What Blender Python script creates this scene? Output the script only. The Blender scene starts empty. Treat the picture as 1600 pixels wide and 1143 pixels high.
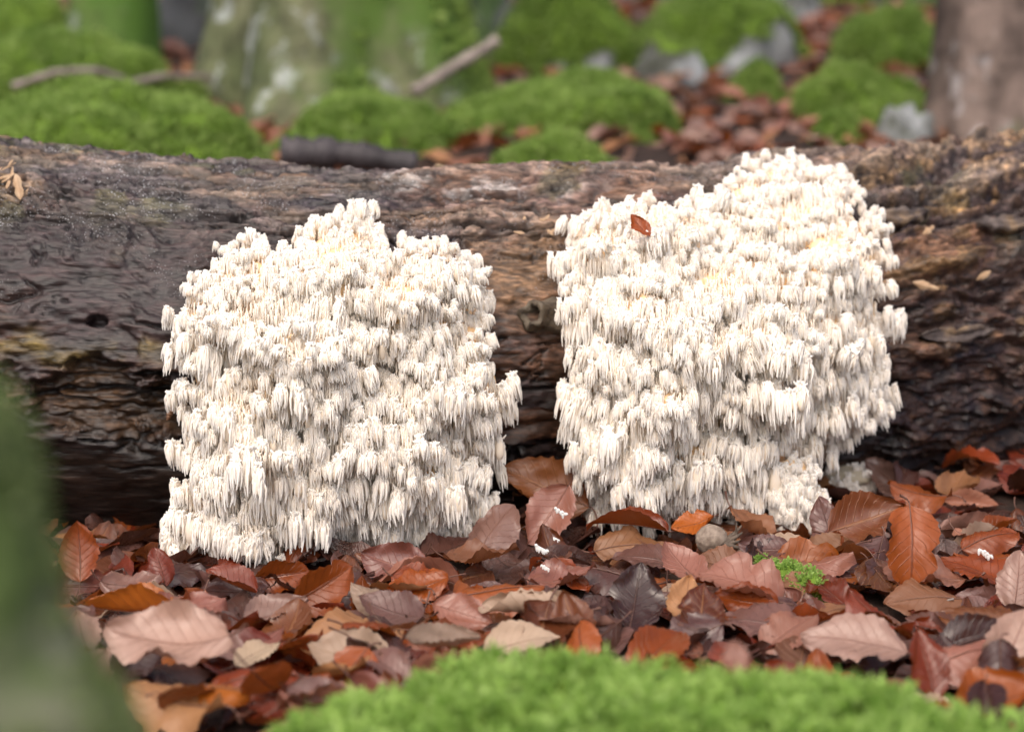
import bpy, math, random
import numpy as np
from mathutils import Matrix, Vector, Euler

random.seed(7)
rng = np.random.default_rng(11)
R_ = math.radians
scene = bpy.context.scene
COL = scene.collection

# ------------------------------------------------------------------ camera
CAM = np.array([0.0, -1.70, 0.48])
PITCH = R_(10.5)
FPX = 3200.0                                   # focal length in photograph pixels (72 mm on 36 mm, 1600 px)
cam_d = bpy.data.cameras.new('camera')
cam = bpy.data.objects.new('camera', cam_d)
COL.objects.link(cam)
cam.location = CAM
cam.rotation_euler = (math.pi / 2 - PITCH, 0, 0)
cam_d.sensor_width = 36
cam_d.lens = 72
cam_d.clip_start = 0.02
cam_d.clip_end = 500
cam_d.dof.use_dof = True
cam_d.dof.focus_distance = 1.66
cam_d.dof.aperture_fstop = 4.4
scene.camera = cam

# ------------------------------------------------------------------ light
SUN_EL, SUN_AZ = R_(55), R_(195)               # azimuth clockwise from +Y: behind the camera, a little left
world = bpy.data.worlds.new('World')
scene.world = world
world.use_nodes = True
nt = world.node_tree
nt.nodes.clear()
sky = nt.nodes.new('ShaderNodeTexSky')
sky.sky_type = 'NISHITA'
sky.sun_disc = False
sky.sun_elevation = SUN_EL
sky.sun_rotation = SUN_AZ
sky.air_density = 0.6
sky.dust_density = 6.0
sky.ozone_density = 0.3
bg = nt.nodes.new('ShaderNodeBackground')
bg.inputs['Strength'].default_value = 0.145
wo = nt.nodes.new('ShaderNodeOutputWorld')
nt.links.new(sky.outputs[0], bg.inputs[0])
nt.links.new(bg.outputs[0], wo.inputs[0])
sun_d = bpy.data.lights.new('sun', 'SUN')
sun_d.energy = 1.1
sun_d.angle = R_(100)
sun_d.color = (1.0, 0.97, 0.92)
sun = bpy.data.objects.new('sun', sun_d)
COL.objects.link(sun)
sd = Vector((math.sin(SUN_AZ) * math.cos(SUN_EL), math.cos(SUN_AZ) * math.cos(SUN_EL), math.sin(SUN_EL)))
sun.rotation_euler = sd.to_track_quat('Z', 'Y').to_euler()
sun.location = (0, 0, 6)

vs = scene.view_settings
vs.view_transform = 'Standard'
vs.look = 'None'
vs.exposure = 0.42
vs.gamma = 1.0
vs.use_curve_mapping = False
scene.cycles.max_bounces = 12
scene.cycles.diffuse_bounces = 9
scene.cycles.use_adaptive_sampling = True
scene.cycles.adaptive_threshold = 0.03
scene.cycles.transmission_bounces = 10

# ------------------------------------------------------------------ helpers
CP, SP = math.cos(PITCH), math.sin(PITCH)


def rays(px, py):
    px = np.asarray(px, float); py = np.asarray(py, float)
    a = (px - 800) / FPX
    b = (571.5 - py) / FPX
    d = np.stack([a, CP + b * SP, -SP + b * CP], -1)
    return d


def at(px, py, Y):
    """layout aid: the place at world depth Y that a photograph pixel looks at"""
    d = rays(px, py)
    t = (np.asarray(Y, float) - CAM[1]) / d[..., 1]
    return CAM + d * t[..., None]


def at_z(px, py, z):
    d = rays(px, py)
    t = (z - CAM[2]) / d[..., 2]
    return CAM + d * np.asarray(t)[..., None]


def sstep(a, b, x):
    t = np.clip((x - a) / (b - a), 0, 1)
    return t * t * (3 - 2 * t)


def _hash(ix, iy, iz, seed):
    h = (ix * 374761393 + iy * 668265263 + iz * 2147483647 + seed * 974634777) & 0xFFFFFFFF
    h = ((h ^ (h >> 13)) * 1274126177) & 0xFFFFFFFF
    h = ((h ^ (h >> 16)) * 2246822519) & 0xFFFFFFFF
    return ((h ^ (h >> 15)) & 0xFFFF) / 65535.0


def vnoise(p, seed=0):
    p = np.asarray(p, float)
    i = np.floor(p).astype(np.int64)
    f = p - i
    f = f * f * f * (f * (f * 6 - 15) + 10)
    r = 0
    for dx in (0, 1):
        wx = f[..., 0] if dx else 1 - f[..., 0]
        for dy in (0, 1):
            wy = f[..., 1] if dy else 1 - f[..., 1]
            for dz in (0, 1):
                wz = f[..., 2] if dz else 1 - f[..., 2]
                r = r + wx * wy * wz * _hash(i[..., 0] + dx, i[..., 1] + dy, i[..., 2] + dz, seed)
    return r * 2 - 1


def fbm(p, octv=4, seed=0, gain=0.5):
    p = np.asarray(p, float)
    a, s, n = 1.0, 0, 0
    for o in range(octv):
        s = s + a * vnoise(p * (2.03 ** o) + 17.3 * o, seed + o * 31)
        n += a
        a *= gain
    return s / n * 1.6


def xyz(x, y, z):
    return np.stack(np.broadcast_arrays(x, y, z), -1)


def new_mesh(name, v, faces, mat=None, smooth=True, attrs=None):
    """faces: int array (n,3)/(n,4) or list of those"""
    v = np.asarray(v, np.float32).reshape(-1, 3)
    if not isinstance(faces, (list, tuple)):
        faces = [faces]
    faces = [np.asarray(f, np.int32) for f in faces if len(f)]
    me = bpy.data.meshes.new(name)
    me.vertices.add(len(v))
    me.vertices.foreach_set('co', v.ravel())
    loops = np.concatenate([f.ravel() for f in faces])
    sizes = np.concatenate([np.full(len(f), f.shape[1], np.int32) for f in faces])
    starts = np.concatenate([[0], np.cumsum(sizes)[:-1]]).astype(np.int32)
    me.loops.add(len(loops))
    me.loops.foreach_set('vertex_index', loops)
    me.polygons.add(len(sizes))
    me.polygons.foreach_set('loop_start', starts)
    me.polygons.foreach_set('use_smooth', np.full(len(sizes), smooth, bool))
    me.update(calc_edges=True)
    me.validate()
    if attrs:
        for k, a in attrs.items():
            a = np.asarray(a, np.float32)
            if a.ndim == 1:
                at_ = me.attributes.new(k, 'FLOAT', 'POINT')
                at_.data.foreach_set('value', a)
            else:
                if a.shape[1] == 3:
                    a = np.concatenate([a, np.ones((len(a), 1), np.float32)], 1)
                at_ = me.attributes.new(k, 'FLOAT_COLOR', 'POINT')
                at_.data.foreach_set('color', a.ravel())
    if mat:
        me.materials.append(mat)
    return me


def link(name, data, parent=None, loc=None, rot=None, scale=None, mw=None):
    o = bpy.data.objects.new(name, data)
    COL.objects.link(o)
    if parent is not None:
        o.parent = parent
    if mw is not None:
        o.matrix_basis = mw
    if loc is not None:
        o.location = loc
    if rot is not None:
        o.rotation_euler = rot
    if scale is not None:
        o.scale = scale if hasattr(scale, '__len__') else (scale,) * 3
    return o


def tag(o, label=None, cat=None, group=None, kind=None):
    if label: o['label'] = label
    if cat: o['category'] = cat
    if group: o['group'] = group
    if kind: o['kind'] = kind
    return o


def grid_faces(n, m, wrap_n=False, wrap_m=False, off=0):
    ii = np.arange(n if wrap_n else n - 1)
    jj = np.arange(m if wrap_m else m - 1)
    I, J = np.meshgrid(ii, jj, indexing='ij')
    I2, J2 = (I + 1) % n, (J + 1) % m
    return np.stack([I * m + J, I2 * m + J, I2 * m + J2, I * m + J2], -1).reshape(-1, 4) + off


def tubes(paths, radii, sides=5):
    """paths (n,k,3), radii (n,k): tapered tubes, all in one vertex / face array"""
    n, k, _ = paths.shape
    tan = np.gradient(paths, axis=1)
    tan /= np.linalg.norm(tan, axis=2, keepdims=True) + 1e-9
    ref = np.where(np.abs(tan[..., :1]) < 0.8, np.array([1.0, 0, 0]), np.array([0, 1.0, 0]))
    b1 = np.cross(tan, ref); b1 /= np.linalg.norm(b1, axis=2, keepdims=True) + 1e-9
    b2 = np.cross(tan, b1)
    a = np.linspace(0, 2 * np.pi, sides, endpoint=False)
    ring = (b1[:, :, None] * np.cos(a)[None, None, :, None] + b2[:, :, None] * np.sin(a)[None, None, :, None])
    v = paths[:, :, None] + ring * radii[:, :, None, None]
    f0 = grid_faces(k, sides, wrap_m=True)
    f = (f0[None] + (np.arange(n) * k * sides)[:, None, None]).reshape(-1, 4)
    return v.reshape(-1, 3), f


# ------------------------------------------------------------------ materials
class NT:
    def __init__(self, name):
        self.m = bpy.data.materials.new(name)
        self.m.use_nodes = True
        self.t = self.m.node_tree
        self.t.nodes.clear()
        self.out = self.t.nodes.new('ShaderNodeOutputMaterial')

    def n(self, typ, ins=None, **kw):
        nd = self.t.nodes.new('ShaderNode' + typ)
        for k, v in kw.items():
            setattr(nd, k, v)
        for k, v in (ins or {}).items():
            s = nd.inputs[k]
            if isinstance(v, bpy.types.NodeSocket):
                self.t.links.new(v, s)
            elif isinstance(v, bpy.types.Node):
                self.t.links.new(v.outputs[0], s)
            else:
                if isinstance(v, (tuple, list)) and len(v) == 3 and s.type == 'RGBA':
                    v = (*v, 1)
                s.default_value = v
        return nd

    def math(self, op, a, b=0.0, c=None, clamp=False):
        ins = {0: a, 1: b}
        if c is not None: ins[2] = c
        return self.n('Math', ins, operation=op, use_clamp=clamp)

    def mix(self, f, a, b, blend='MIX'):
        nd = self.n('Mix', data_type='RGBA', blend_type=blend)
        for k, v in ((0, f), (6, a), (7, b)):
            s = nd.inputs[k]
            if isinstance(v, bpy.types.Node): self.t.links.new(v.outputs[2] if v.bl_idname == 'ShaderNodeMix' else v.outputs[0], s)
            elif isinstance(v, bpy.types.NodeSocket): self.t.links.new(v, s)
            else: s.default_value = (*v, 1) if isinstance(v, (tuple, list)) and len(v) == 3 else v
        return nd.outputs[2]

    def noise(self, vec, scale, detail=4, rough=0.55, dist=0.0):
        return self.n('TexNoise', {'Vector': vec, 'Scale': scale, 'Detail': detail, 'Roughness': rough, 'Distortion': dist})

    def ramp(self, f, *stops):
        nd = self.n('ValToRGB', {0: f})
        e = nd.color_ramp.elements
        while len(e) > 1: e.remove(e[-1])
        for i, (p, c) in enumerate(stops):
            el = e[0] if i == 0 else e.new(p)
            el.position = p
            if not hasattr(c, '__len__'): c = (c, c, c)
            el.color = (*c, 1)
        return nd

    def bump(self, h, strength=0.5, dist=0.002, normal=None):
        ins = {'Height': h, 'Strength': strength, 'Distance': dist}
        if normal is not None: ins['Normal'] = normal
        return self.n('Bump', ins)

    def attr(self, name, out='Fac'):
        return self.n('Attribute', attribute_name=name).outputs[out]

    def done(self, sh):
        self.t.links.new(sh.outputs[0] if isinstance(sh, bpy.types.Node) else sh, self.out.inputs[0])
        return self.m


def simple_mat(name, c0, c1, scale=40, rough=0.6, bump=0.4, dist=0.002, detail=5, spec=0.4, extra=None):
    N = NT(name)
    co = N.n('TexCoord').outputs['Object']
    nz = N.noise(co, scale, detail)
    col = N.mix(N.ramp(nz, (0.3, 0.0), (0.7, 1.0)), c0, c1)
    if extra:
        c2, sc2, lo, hi = extra
        n2 = N.noise(co, sc2, 4, 0.6)
        col = N.mix(N.ramp(n2, (lo, 0.0), (hi, 1.0)), col, c2)
    b = N.bump(nz, bump, dist)
    return N.done(N.n('BsdfPrincipled', {'Base Color': col, 'Roughness': rough, 'Specular IOR Level': spec, 'Normal': b}))


def moss_mat(name, c0, c1, c2, scale):
    N = NT(name)
    co = N.n('TexCoord').outputs['Object']
    n1 = N.noise(co, scale, 3, 0.6)
    n2 = N.noise(co, scale * 6, 2, 0.5)
    col = N.mix(N.ramp(n1, (0.32, 0.0), (0.66, 1.0)), c0, c1)
    col = N.mix(N.math('MULTIPLY', N.ramp(n2, (0.45, 0.0), (0.75, 1.0)), 0.6), col, c2)
    d = N.n('BsdfPrincipled', {'Base Color': col, 'Roughness': 0.65, 'Specular IOR Level': 0.25})
    t = N.n('BsdfTranslucent', {'Color': col})
    return N.done(N.n('MixShader', {0: 0.45, 1: d, 2: t}))


M_moss = moss_mat('moss_green', (0.16, 0.27, 0.05), (0.34, 0.48, 0.12), (0.47, 0.58, 0.21), 7)
M_moss_near = moss_mat('moss_bright', (0.22, 0.39, 0.06), (0.44, 0.63, 0.16), (0.60, 0.75, 0.30), 30)
M_moss_dull = moss_mat('moss_dull', (0.14, 0.20, 0.06), (0.29, 0.38, 0.15), (0.44, 0.50, 0.28), 22)
M_moss_base = simple_mat('moss_mat', (0.08, 0.14, 0.012), (0.17, 0.28, 0.03), 30, 0.9, 0.6, 0.01)
M_stone = simple_mat('grey_stone', (0.16, 0.17, 0.17), (0.34, 0.36, 0.37), 9, 0.75, 0.6, 0.02, extra=((0.07, 0.075, 0.06), 5, 0.5, 0.62))
M_stone_dark = simple_mat('dark_stone', (0.035, 0.036, 0.04), (0.11, 0.115, 0.115), 6, 0.8, 0.6, 0.03, extra=((0.05, 0.09, 0.025), 5, 0.52, 0.62))
M_soil = simple_mat('humus', (0.012, 0.008, 0.006), (0.05, 0.026, 0.017), 60, 0.85, 0.8, 0.006)
M_twig = simple_mat('twig_bark', (0.07, 0.028, 0.015), (0.16, 0.075, 0.04), 60, 0.35, 0.4, 0.001, spec=0.5)
M_twig_grey = simple_mat('twig_grey', (0.16, 0.13, 0.115), (0.33, 0.28, 0.25), 30, 0.7, 0.4, 0.004)
M_dark_wood = simple_mat('dark_wood', (0.02, 0.017, 0.018), (0.07, 0.06, 0.065), 20, 0.6, 0.6, 0.005)
M_stalk = simple_mat('leaf_stalk', (0.09, 0.042, 0.030), (0.20, 0.10, 0.07), 90, 0.5, 0.2, 0.0005)


def trunk_mat(name, bark0, bark1, mossc, moss_side, moss_lo, moss_hi, lich):
    N = NT(name)
    tc = N.n('TexCoord').outputs['Object']
    mp = N.n('Mapping', {'Vector': tc, 'Scale': (1, 1, 0.35)})
    n1 = N.noise(mp, 7, 6, 0.6)
    col = N.mix(N.ramp(n1, (0.35, 0.0), (0.65, 1.0)), bark0, bark1)
    n2 = N.noise(tc, 15, 5, 0.6, 0.3)
    col = N.mix(N.ramp(n2, (0.57, 0.0), (0.64, 0.8)), col, lich)
    g = N.n('SeparateXYZ', {0: N.n('NewGeometry').outputs['Normal']})
    n4 = N.noise(tc, 18, 5, 0.65, 0.4)
    col = N.mix(1.0, col, N.ramp(n4, (0.32, 0.45), (0.5, 1.0), (0.7, 1.5)), 'MULTIPLY')
    n3 = N.noise(tc, 5, 5, 0.6)
    s = N.math('ADD', N.math('MULTIPLY', g.outputs[0], moss_side), N.math('MULTIPLY', n3, 1.3))
    col = N.mix(N.ramp(s, (moss_lo, 0.0), (moss_hi, 1.0)), col, mossc)
    b = N.bump(n1, 0.5, 0.01)
    return N.done(N.n('BsdfPrincipled', {'Base Color': col, 'Roughness': 0.8, 'Specular IOR Level': 0.25, 'Normal': b}))


M_beech = trunk_mat('beech_bark', (0.075, 0.095, 0.040), (0.17, 0.17, 0.10), (0.085, 0.15, 0.028), 0.42, 0.66, 0.92, (0.33, 0.36, 0.34))
M_bark_brown = trunk_mat('brown_bark', (0.035, 0.025, 0.022), (0.21, 0.16, 0.135), (0.085, 0.14, 0.03), 0.25, 0.80, 1.0, (0.36, 0.33, 0.32))
M_bark_green = trunk_mat('green_bark', (0.08, 0.12, 0.04), (0.14, 0.19, 0.06), (0.09, 0.19, 0.03), 0.3, 0.45, 0.8, (0.3, 0.33, 0.3))


def log_mat():
    N = NT('wet_rotting_wood')
    tc = N.n('TexCoord').outputs['Object']
    tint = N.attr('tint', 'Color')
    mp = N.n('Mapping', {'Vector': tc, 'Scale': (0.14, 1, 1)})
    mp2 = N.n('Mapping', {'Vector': tc, 'Scale': (0.45, 1, 1)})
    g1 = N.noise(mp, 300, 5, 0.6, 0.15)
    g2 = N.noise(mp2, 75, 6, 0.6, 0.35)
    g3 = N.noise(tc, 24, 6, 0.65, 0.2)
    col = N.mix(1.0, tint, N.ramp(g1, (0.30, 0.32), (0.50, 1.0), (0.70, 1.9)), 'MULTIPLY')
    col = N.mix(1.0, col, N.ramp(g2, (0.33, 0.30), (0.52, 1.0), (0.70, 1.9)), 'MULTIPLY')
    col = N.mix(N.ramp(g3, (0.50, 0.0), (0.64, 0.75)), col, N.mix(1.0, col, (0.74, 0.70, 0.80), 'MULTIPLY'))
    # pale crust specks where the surface carries them
    vo = N.n('TexVoronoi', {'Vector': tc, 'Scale': 420.0, 'Randomness': 1.0})
    sp = N.ramp(vo.outputs['Distance'], (0.20, 1.0), (0.34, 0.0))
    nz = N.noise(tc, 120, 3, 0.6)
    spk = N.math('MULTIPLY', N.math('MULTIPLY', sp, N.ramp(nz, (0.42, 0.0), (0.58, 1.0))), N.attr('crust'))
    col = N.mix(N.math('MULTIPLY', spk, 0.9), col, (0.5, 0.5, 0.52))
    h = N.math('ADD', N.math('MULTIPLY', g1, 0.8), N.math('MULTIPLY', g2, 0.30))
    h = N.math('ADD', h, N.math('MULTIPLY', spk, 0.5))
    b = N.bump(h, 0.6, 0.0026)
    ro = N.ramp(g2, (0.3, 0.30), (0.7, 0.58))
    return N.done(N.n('BsdfPrincipled', {'Base Color': col, 'Roughness': ro, 'Specular IOR Level': 0.45, 'Normal': b}))


M_log = log_mat()


def fungus_mat(name, c_tip, c_base, sss=0.35):
    N = NT(name)
    k = N.attr('tip')
    tc = N.n('TexCoord').outputs['Object']
    nz = N.noise(tc, 160, 3, 0.6)
    f = N.math('ADD', k, N.math('MULTIPLY', N.math('SUBTRACT', nz, 0.5), 0.5), clamp=True)
    col = N.mix(f, c_base, c_tip)
    p = N.n('BsdfPrincipled', {'Base Color': col, 'Roughness': 0.5, 'Specular IOR Level': 0.3,
                               'Subsurface Weight': sss, 'Subsurface Radius': (1.0, 0.78, 0.52), 'Subsurface Scale': 0.003})
    t = N.n('BsdfTranslucent', {'Color': col})
    return N.done(N.n('MixShader', {0: 0.06, 1: p, 2: t}))


M_spine = fungus_mat('fungus_spines', (0.965, 0.945, 0.900), (0.955, 0.825, 0.655), 0.0)
M_flesh = simple_mat('fungus_flesh', (0.86, 0.53, 0.24), (0.93, 0.72, 0.46), 70, 0.6, 0.4, 0.002)
M_old = fungus_mat('fungus_old', (0.66, 0.63, 0.52), (0.55, 0.48, 0.35), 0.1)


def leaf_mat(name, c0, c1, vein, spots=0.25, rough=0.31, trans=0.25, spec=0.6, blotch=(0.05, 0.02, 0.012)):
    N = NT(name)
    t = N.attr('lt'); v = N.attr('lv')
    tc = N.n('TexCoord').outputs['Object']
    oi = N.n('ObjectInfo').outputs['Random']
    va = N.math('ABSOLUTE', v)
    off = N.n('CombineXYZ', {0: N.math('MULTIPLY', oi, 37.0), 1: N.math('MULTIPLY', oi, 91.0), 2: 0.0})
    co = N.n('VectorMath', {0: tc, 1: off}, operation='ADD')
    nz = N.noise(co, 34, 5, 0.6)
    fine = N.noise(co, 260, 3, 0.6)
    col = N.mix(N.ramp(nz, (0.33, 0.0), (0.66, 1.0)), c0, c1)
    hs = N.n('HueSaturation', {'Hue': N.math('ADD', 0.49, N.math('MULTIPLY', oi, 0.02)), 'Saturation': 1.0,
                               'Value': N.math('ADD', 0.62, N.math('MULTIPLY', oi, 0.70)), 'Color': col})
    col = hs.outputs[0]
    col = N.mix(N.math('MULTIPLY', N.ramp(N.noise(co, 16, 4, 0.65), (0.56, 0.0), (0.72, 1.0)), 0.55), col, blotch)
    # side veins run obliquely from the midrib to the margin
    q = N.math('SUBTRACT', N.math('MULTIPLY', t, 9.0), N.math('MULTIPLY', va, 2.2))
    fr = N.math('ABSOLUTE', N.math('SUBTRACT', N.math('FRACT', q), 0.5))
    line = N.ramp(fr, (0.44, 0.0), (0.49, 1.0))
    mid = N.ramp(va, (0.02, 1.0), (0.05, 0.0))
    vm = N.math('MAXIMUM', N.math('MULTIPLY', line, 0.55), mid)
    col = N.mix(N.math('MULTIPLY', vm, 0.75), col, vein)
    if spots:
        vo = N.n('TexVoronoi', {'Vector': co, 'Scale': 190.0})
        sp = N.math('MULTIPLY', N.ramp(vo.outputs['Distance'], (0.16, 1.0), (0.24, 0.0)), N.ramp(N.noise(co, 60, 2), (0.52, 0.0), (0.6, 1.0)))
        col = N.mix(N.math('MULTIPLY', sp, spots), col, (0.02, 0.012, 0.01))
    net = N.n('TexVoronoi', {'Vector': co, 'Scale': 520.0}, feature='DISTANCE_TO_EDGE')
    wr = N.noise(co, 75, 4, 0.65, 1.2)
    h = N.math('ADD', N.math('MULTIPLY', fine, 0.35), N.math('MULTIPLY', vm, 0.6))
    h = N.math('ADD', h, N.math('MULTIPLY', wr, 1.5))
    h = N.math('ADD', h, N.math('MULTIPLY', N.math('MINIMUM', net.outputs['Distance'], 0.12), 1.6))
    b = N.bump(h, 0.6, 0.0014)
    col = N.mix(1.0, col, N.ramp(wr, (0.30, 0.62), (0.55, 1.0), (0.72, 1.22)), 'MULTIPLY')
    ro = N.ramp(nz, (0.3, rough - 0.1), (0.7, rough + 0.14))
    p = N.n('BsdfPrincipled', {'Base Color': col, 'Roughness': ro, 'Specular IOR Level': spec, 'Normal': b})
    tr = N.n('BsdfTranslucent', {'Color': N.mix(0.5, col, (0.5, 0.13, 0.02)), 'Normal': b})
    return N.done(N.n('MixShader', {0: trans, 1: p, 2: tr}))


LM = {
    'rust': leaf_mat('leaf_rust', (0.189, 0.033, 0.008), (0.351, 0.073, 0.016), (0.169, 0.043, 0.016)),
    'orange': leaf_mat('leaf_orange', (0.325, 0.071, 0.009), (0.520, 0.140, 0.020), (0.286, 0.073, 0.017), trans=0.35),
    'brown': leaf_mat('leaf_brown', (0.111, 0.032, 0.011), (0.234, 0.076, 0.026), (0.364, 0.159, 0.063)),
    'pink': leaf_mat('leaf_pink', (0.220, 0.083, 0.056), (0.360, 0.148, 0.105), (0.290, 0.117, 0.080), spots=0.5, trans=0.15),
    'palepink': leaf_mat('leaf_pale_pink', (0.225, 0.126, 0.098), (0.34, 0.205, 0.165), (0.220, 0.101, 0.068), spots=0.9, trans=0.15, blotch=(0.25, 0.11, 0.07)),
    'tan': leaf_mat('leaf_tan', (0.260, 0.104, 0.041), (0.442, 0.213, 0.101), (0.325, 0.146, 0.069), rough=0.5),
    'buff': leaf_mat('leaf_buff', (0.406, 0.276, 0.190), (0.580, 0.424, 0.300), (0.418, 0.286, 0.180), rough=0.55, spots=0.4, blotch=(0.2, 0.13, 0.08)),
    'dark': leaf_mat('leaf_dark', (0.040, 0.017, 0.013), (0.098, 0.038, 0.028), (0.034, 0.015, 0.010), rough=0.28, trans=0.08, spec=0.6),
    'purple': leaf_mat('leaf_purple', (0.127, 0.058, 0.044), (0.253, 0.125, 0.098), (0.092, 0.040, 0.030), rough=0.32, trans=0.1, spec=0.6),
}


# ------------------------------------------------------------------ terrain
def ground(x, y):
    x = np.asarray(x, float); y = np.asarray(y, float)
    z = 0.20 * sstep(0.55, 1.8, y) + 0.056 * np.maximum(y - 1.8, 0) + 0.10 * np.maximum(y - 9, 0) + 0.12 * np.maximum(y - 16, 0)
    z = z + 0.02 * vnoise(xyz(x * 2.2, y * 2.2, 0.5), 3) * sstep(0.3, 1.2, np.abs(y) + 0.4 * np.abs(x))
    z = z + 0.006 * vnoise(xyz(x * 14, y * 14, 1.5), 5)
    z = z + 0.004 * sstep(0.15, 0.6, x) * sstep(-0.2, 0.25, y) * (1 - sstep(0.5, 1.0, y))
    return z


def build_ground():
    xs = np.concatenate([-np.geomspace(60, 1.3, 26), np.linspace(-1.2, 1.2, 130), np.geomspace(1.3, 60, 26)])
    ys = np.concatenate([-np.geomspace(40, 1.9, 18), np.linspace(-1.8, 1.2, 150), np.geomspace(1.23, 70, 60)])
    X, Y = np.meshgrid(xs, ys, indexing='ij')
    V = xyz(X, Y, ground(X, Y))
    me = new_mesh('ground', V, grid_faces(len(xs), len(ys)), M_soil)
    tag(link('ground', me), 'dark humus of the forest floor under the fallen leaves', None, kind='structure')


build_ground()


# ------------------------------------------------------------------ the log
def log_c(x):
    yc = 0.428 * x * x + 0.257 * x + 0.249
    zc = 0.129 - 0.012 * x + 0.0 * x
    r = 0.081 * x * x - 0.008 * x + 0.180
    return yc, zc, r


def log_hit(px, py):
    d = rays(px, py)
    d = d / d[..., 1:2]
    hit = np.full(d.shape[:-1], np.nan)
    for s in np.arange(1.55, 2.6, 0.004):
        p = CAM + d * s
        yc, zc, r = log_c(p[..., 0])
        ins = ((p[..., 1] - yc) ** 2 + (p[..., 2] - zc) ** 2 < r * r) & np.isnan(hit)
        hit = np.where(ins, p[..., 1], hit)
    return hit


PIT_S = []


def build_log():
    nx, nth = 980, 470
    x = np.linspace(-0.78, 0.95, nx)
    # angle 0 = towards the camera, 90 = top; dense where seen
    th = np.concatenate([np.linspace(-75, 115, 410, endpoint=False), np.linspace(115, 285, 60, endpoint=False)])
    T = np.radians(th)
    X, TH = np.meshgrid(x, T, indexing='ij')
    yc, zc, r = log_c(X)
    S = TH * 0.18
    base = xyz(X, -np.cos(TH) * 0.18, np.sin(TH) * 0.18)
    right = sstep(0.16, 0.40, X)
    # warped grain
    warp = fbm(base * 7, 3, 1)
    warp2 = fbm(base * 16 + 5, 3, 2)
    lump = fbm(base * np.array([4, 6, 6]), 2, 4)
    gr = fbm(xyz(X * 9 + warp * .6, S * 95 + warp * 3.2 + warp2 * 1.2, 0.3), 4, 7)
    ridge = 1 - np.abs(gr) * 1.7
    plate = fbm(base * np.array([5, 30, 30]) + warp[..., None] * 0.9, 4, 9)
    platem = sstep(-0.02, 0.10, plate)
    crum = fbm(base * np.array([38, 62, 62]), 4, 12)
    crum2 = 1 - np.abs(fbm(base * np.array([22, 60, 60]) + 9, 4, 13)) * 1.8
    fine = fbm(base * np.array([70, 190, 190]), 3, 14)
    ca = fbm(xyz(X * 5 + warp * 1.0, S * 26 + warp2 * 1.5, 4.4), 3, 21)
    crack = 1 - sstep(0.0, 0.05, np.abs(ca))
    crack *= sstep(-0.1, 0.25, fbm(base * 9 + 3, 2, 23))
    upper = sstep(35, 62, np.degrees(TH))

    def terrace(n, k):
        t = n * k
        f = np.floor(t)
        return (f + sstep(0.72, 1.0, t - f)) / k
    stp = terrace(fbm(base * np.array([3.2, 40, 40]) + warp[..., None] * 1.1, 4, 61), 5.0)
    stp2 = terrace(fbm(base * np.array([16, 52, 52]) + warp[..., None] * 0.8, 4, 63), 4.0)
    spl = np.abs(fbm(xyz(X * 22 + warp * .8, S * 240 + warp * 7 + warp2 * 3, 0.9), 3, 65))
    disp = 0.009 * lump + 0.0016 * ridge * (0.3 + 1.5 * upper) + 0.0028 * platem + 0.0016 * fine - 0.005 * crack
    disp += sstep(25, 55, np.degrees(TH)) * (0.009 * stp - 0.004 - 0.0036 * (1 - sstep(0, .25, spl)))
    disp += (1 - upper) * (1 - right) * 0.003 * stp
    disp += right * (0.0025 * crum + 0.003 * crum2 + 0.015 * stp2 + 0.008 * stp - 0.013)
    disp += 0.010 * sstep(0.17, 0.24, X + 0.03 * warp) * sstep(55, 85, np.degrees(TH))
    # long checks that follow the grain
    gk = np.random.default_rng(91)
    line = np.zeros(X.shape); lip = np.zeros(X.shape)
    for i in range(150):
        x0 = gk.uniform(-0.75, 0.9); ln = gk.uniform(0.03, 0.16)
        dg0 = gk.uniform(-40, 100) if i % 3 else gk.uniform(45, 95)
        a0, a1 = np.searchsorted(x, x0 - ln), np.searchsorted(x, x0 + ln)
        if a1 - a0 < 4: continue
        xx = x[a0:a1]
        u_ = (xx - x0) / ln
        s0 = R_(dg0) * 0.18 + gk.normal() * 0.03 * (xx - x0) + 0.0045 * vnoise(xyz(xx * 16, 0, i * 1.7), 95) + 0.0018 * vnoise(xyz(xx * 60, 0, i * 1.7), 96)
        wd = gk.uniform(0.0011, 0.0027) * np.sqrt(np.clip(1 - u_ ** 2, 0, 1)) + 1e-5
        dd = S[a0:a1] - s0[:, None]
        m_ = np.exp(-(dd / wd[:, None]) ** 2)
        line[a0:a1] = np.maximum(line[a0:a1], m_ * sstep(0, .25, 1 - np.abs(u_))[:, None])
        lip[a0:a1] = np.maximum(lip[a0:a1], np.exp(-((dd - 0.0035) / 0.0025) ** 2) * (1 - u_ ** 2)[:, None])
    disp += -0.0070 * line + 0.0022 * lip
    # local features given by a place on the surface (metres along the log, degrees round it)
    deg = np.degrees(TH)

    def blob(cx, cdeg, rx, rs, wob=0.35, p=1.0):
        d = np.sqrt(((X - cx) / rx) ** 2 + ((deg - cdeg) * 0.00314 / rs) ** 2)
        return d + wob * warp2 + 0.2 * fine

    pit = 1 - sstep(0.75, 1.05, blob(-0.335, -2, 0.085, 0.034))
    disp -= pit * (0.016 + 0.008 * crum2)
    pit2 = 1 - sstep(0.7, 1.1, blob(-0.47, 2, 0.055, 0.035))
    disp -= pit2 * (0.010 + 0.008 * crum2)
    hole = 1 - sstep(0.6, 1.0, blob(-0.355, 20, 0.009, 0.0045, 0.6))
    disp -= hole * 0.016
    bur = np.exp(-blob(-0.34, 45, 0.035, 0.018, 0.5) ** 2 * 1.4)
    disp += bur * 0.006 * (1 + crum)
    slot = 1 - sstep(0.5, 1.0, blob(-0.40, 66, 0.05, 0.006, 0.4))
    disp -= slot * 0.010
    rot = 1 - sstep(0.7, 1.1, blob(-0.455, 60, 0.04, 0.022, 0.4))
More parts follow.
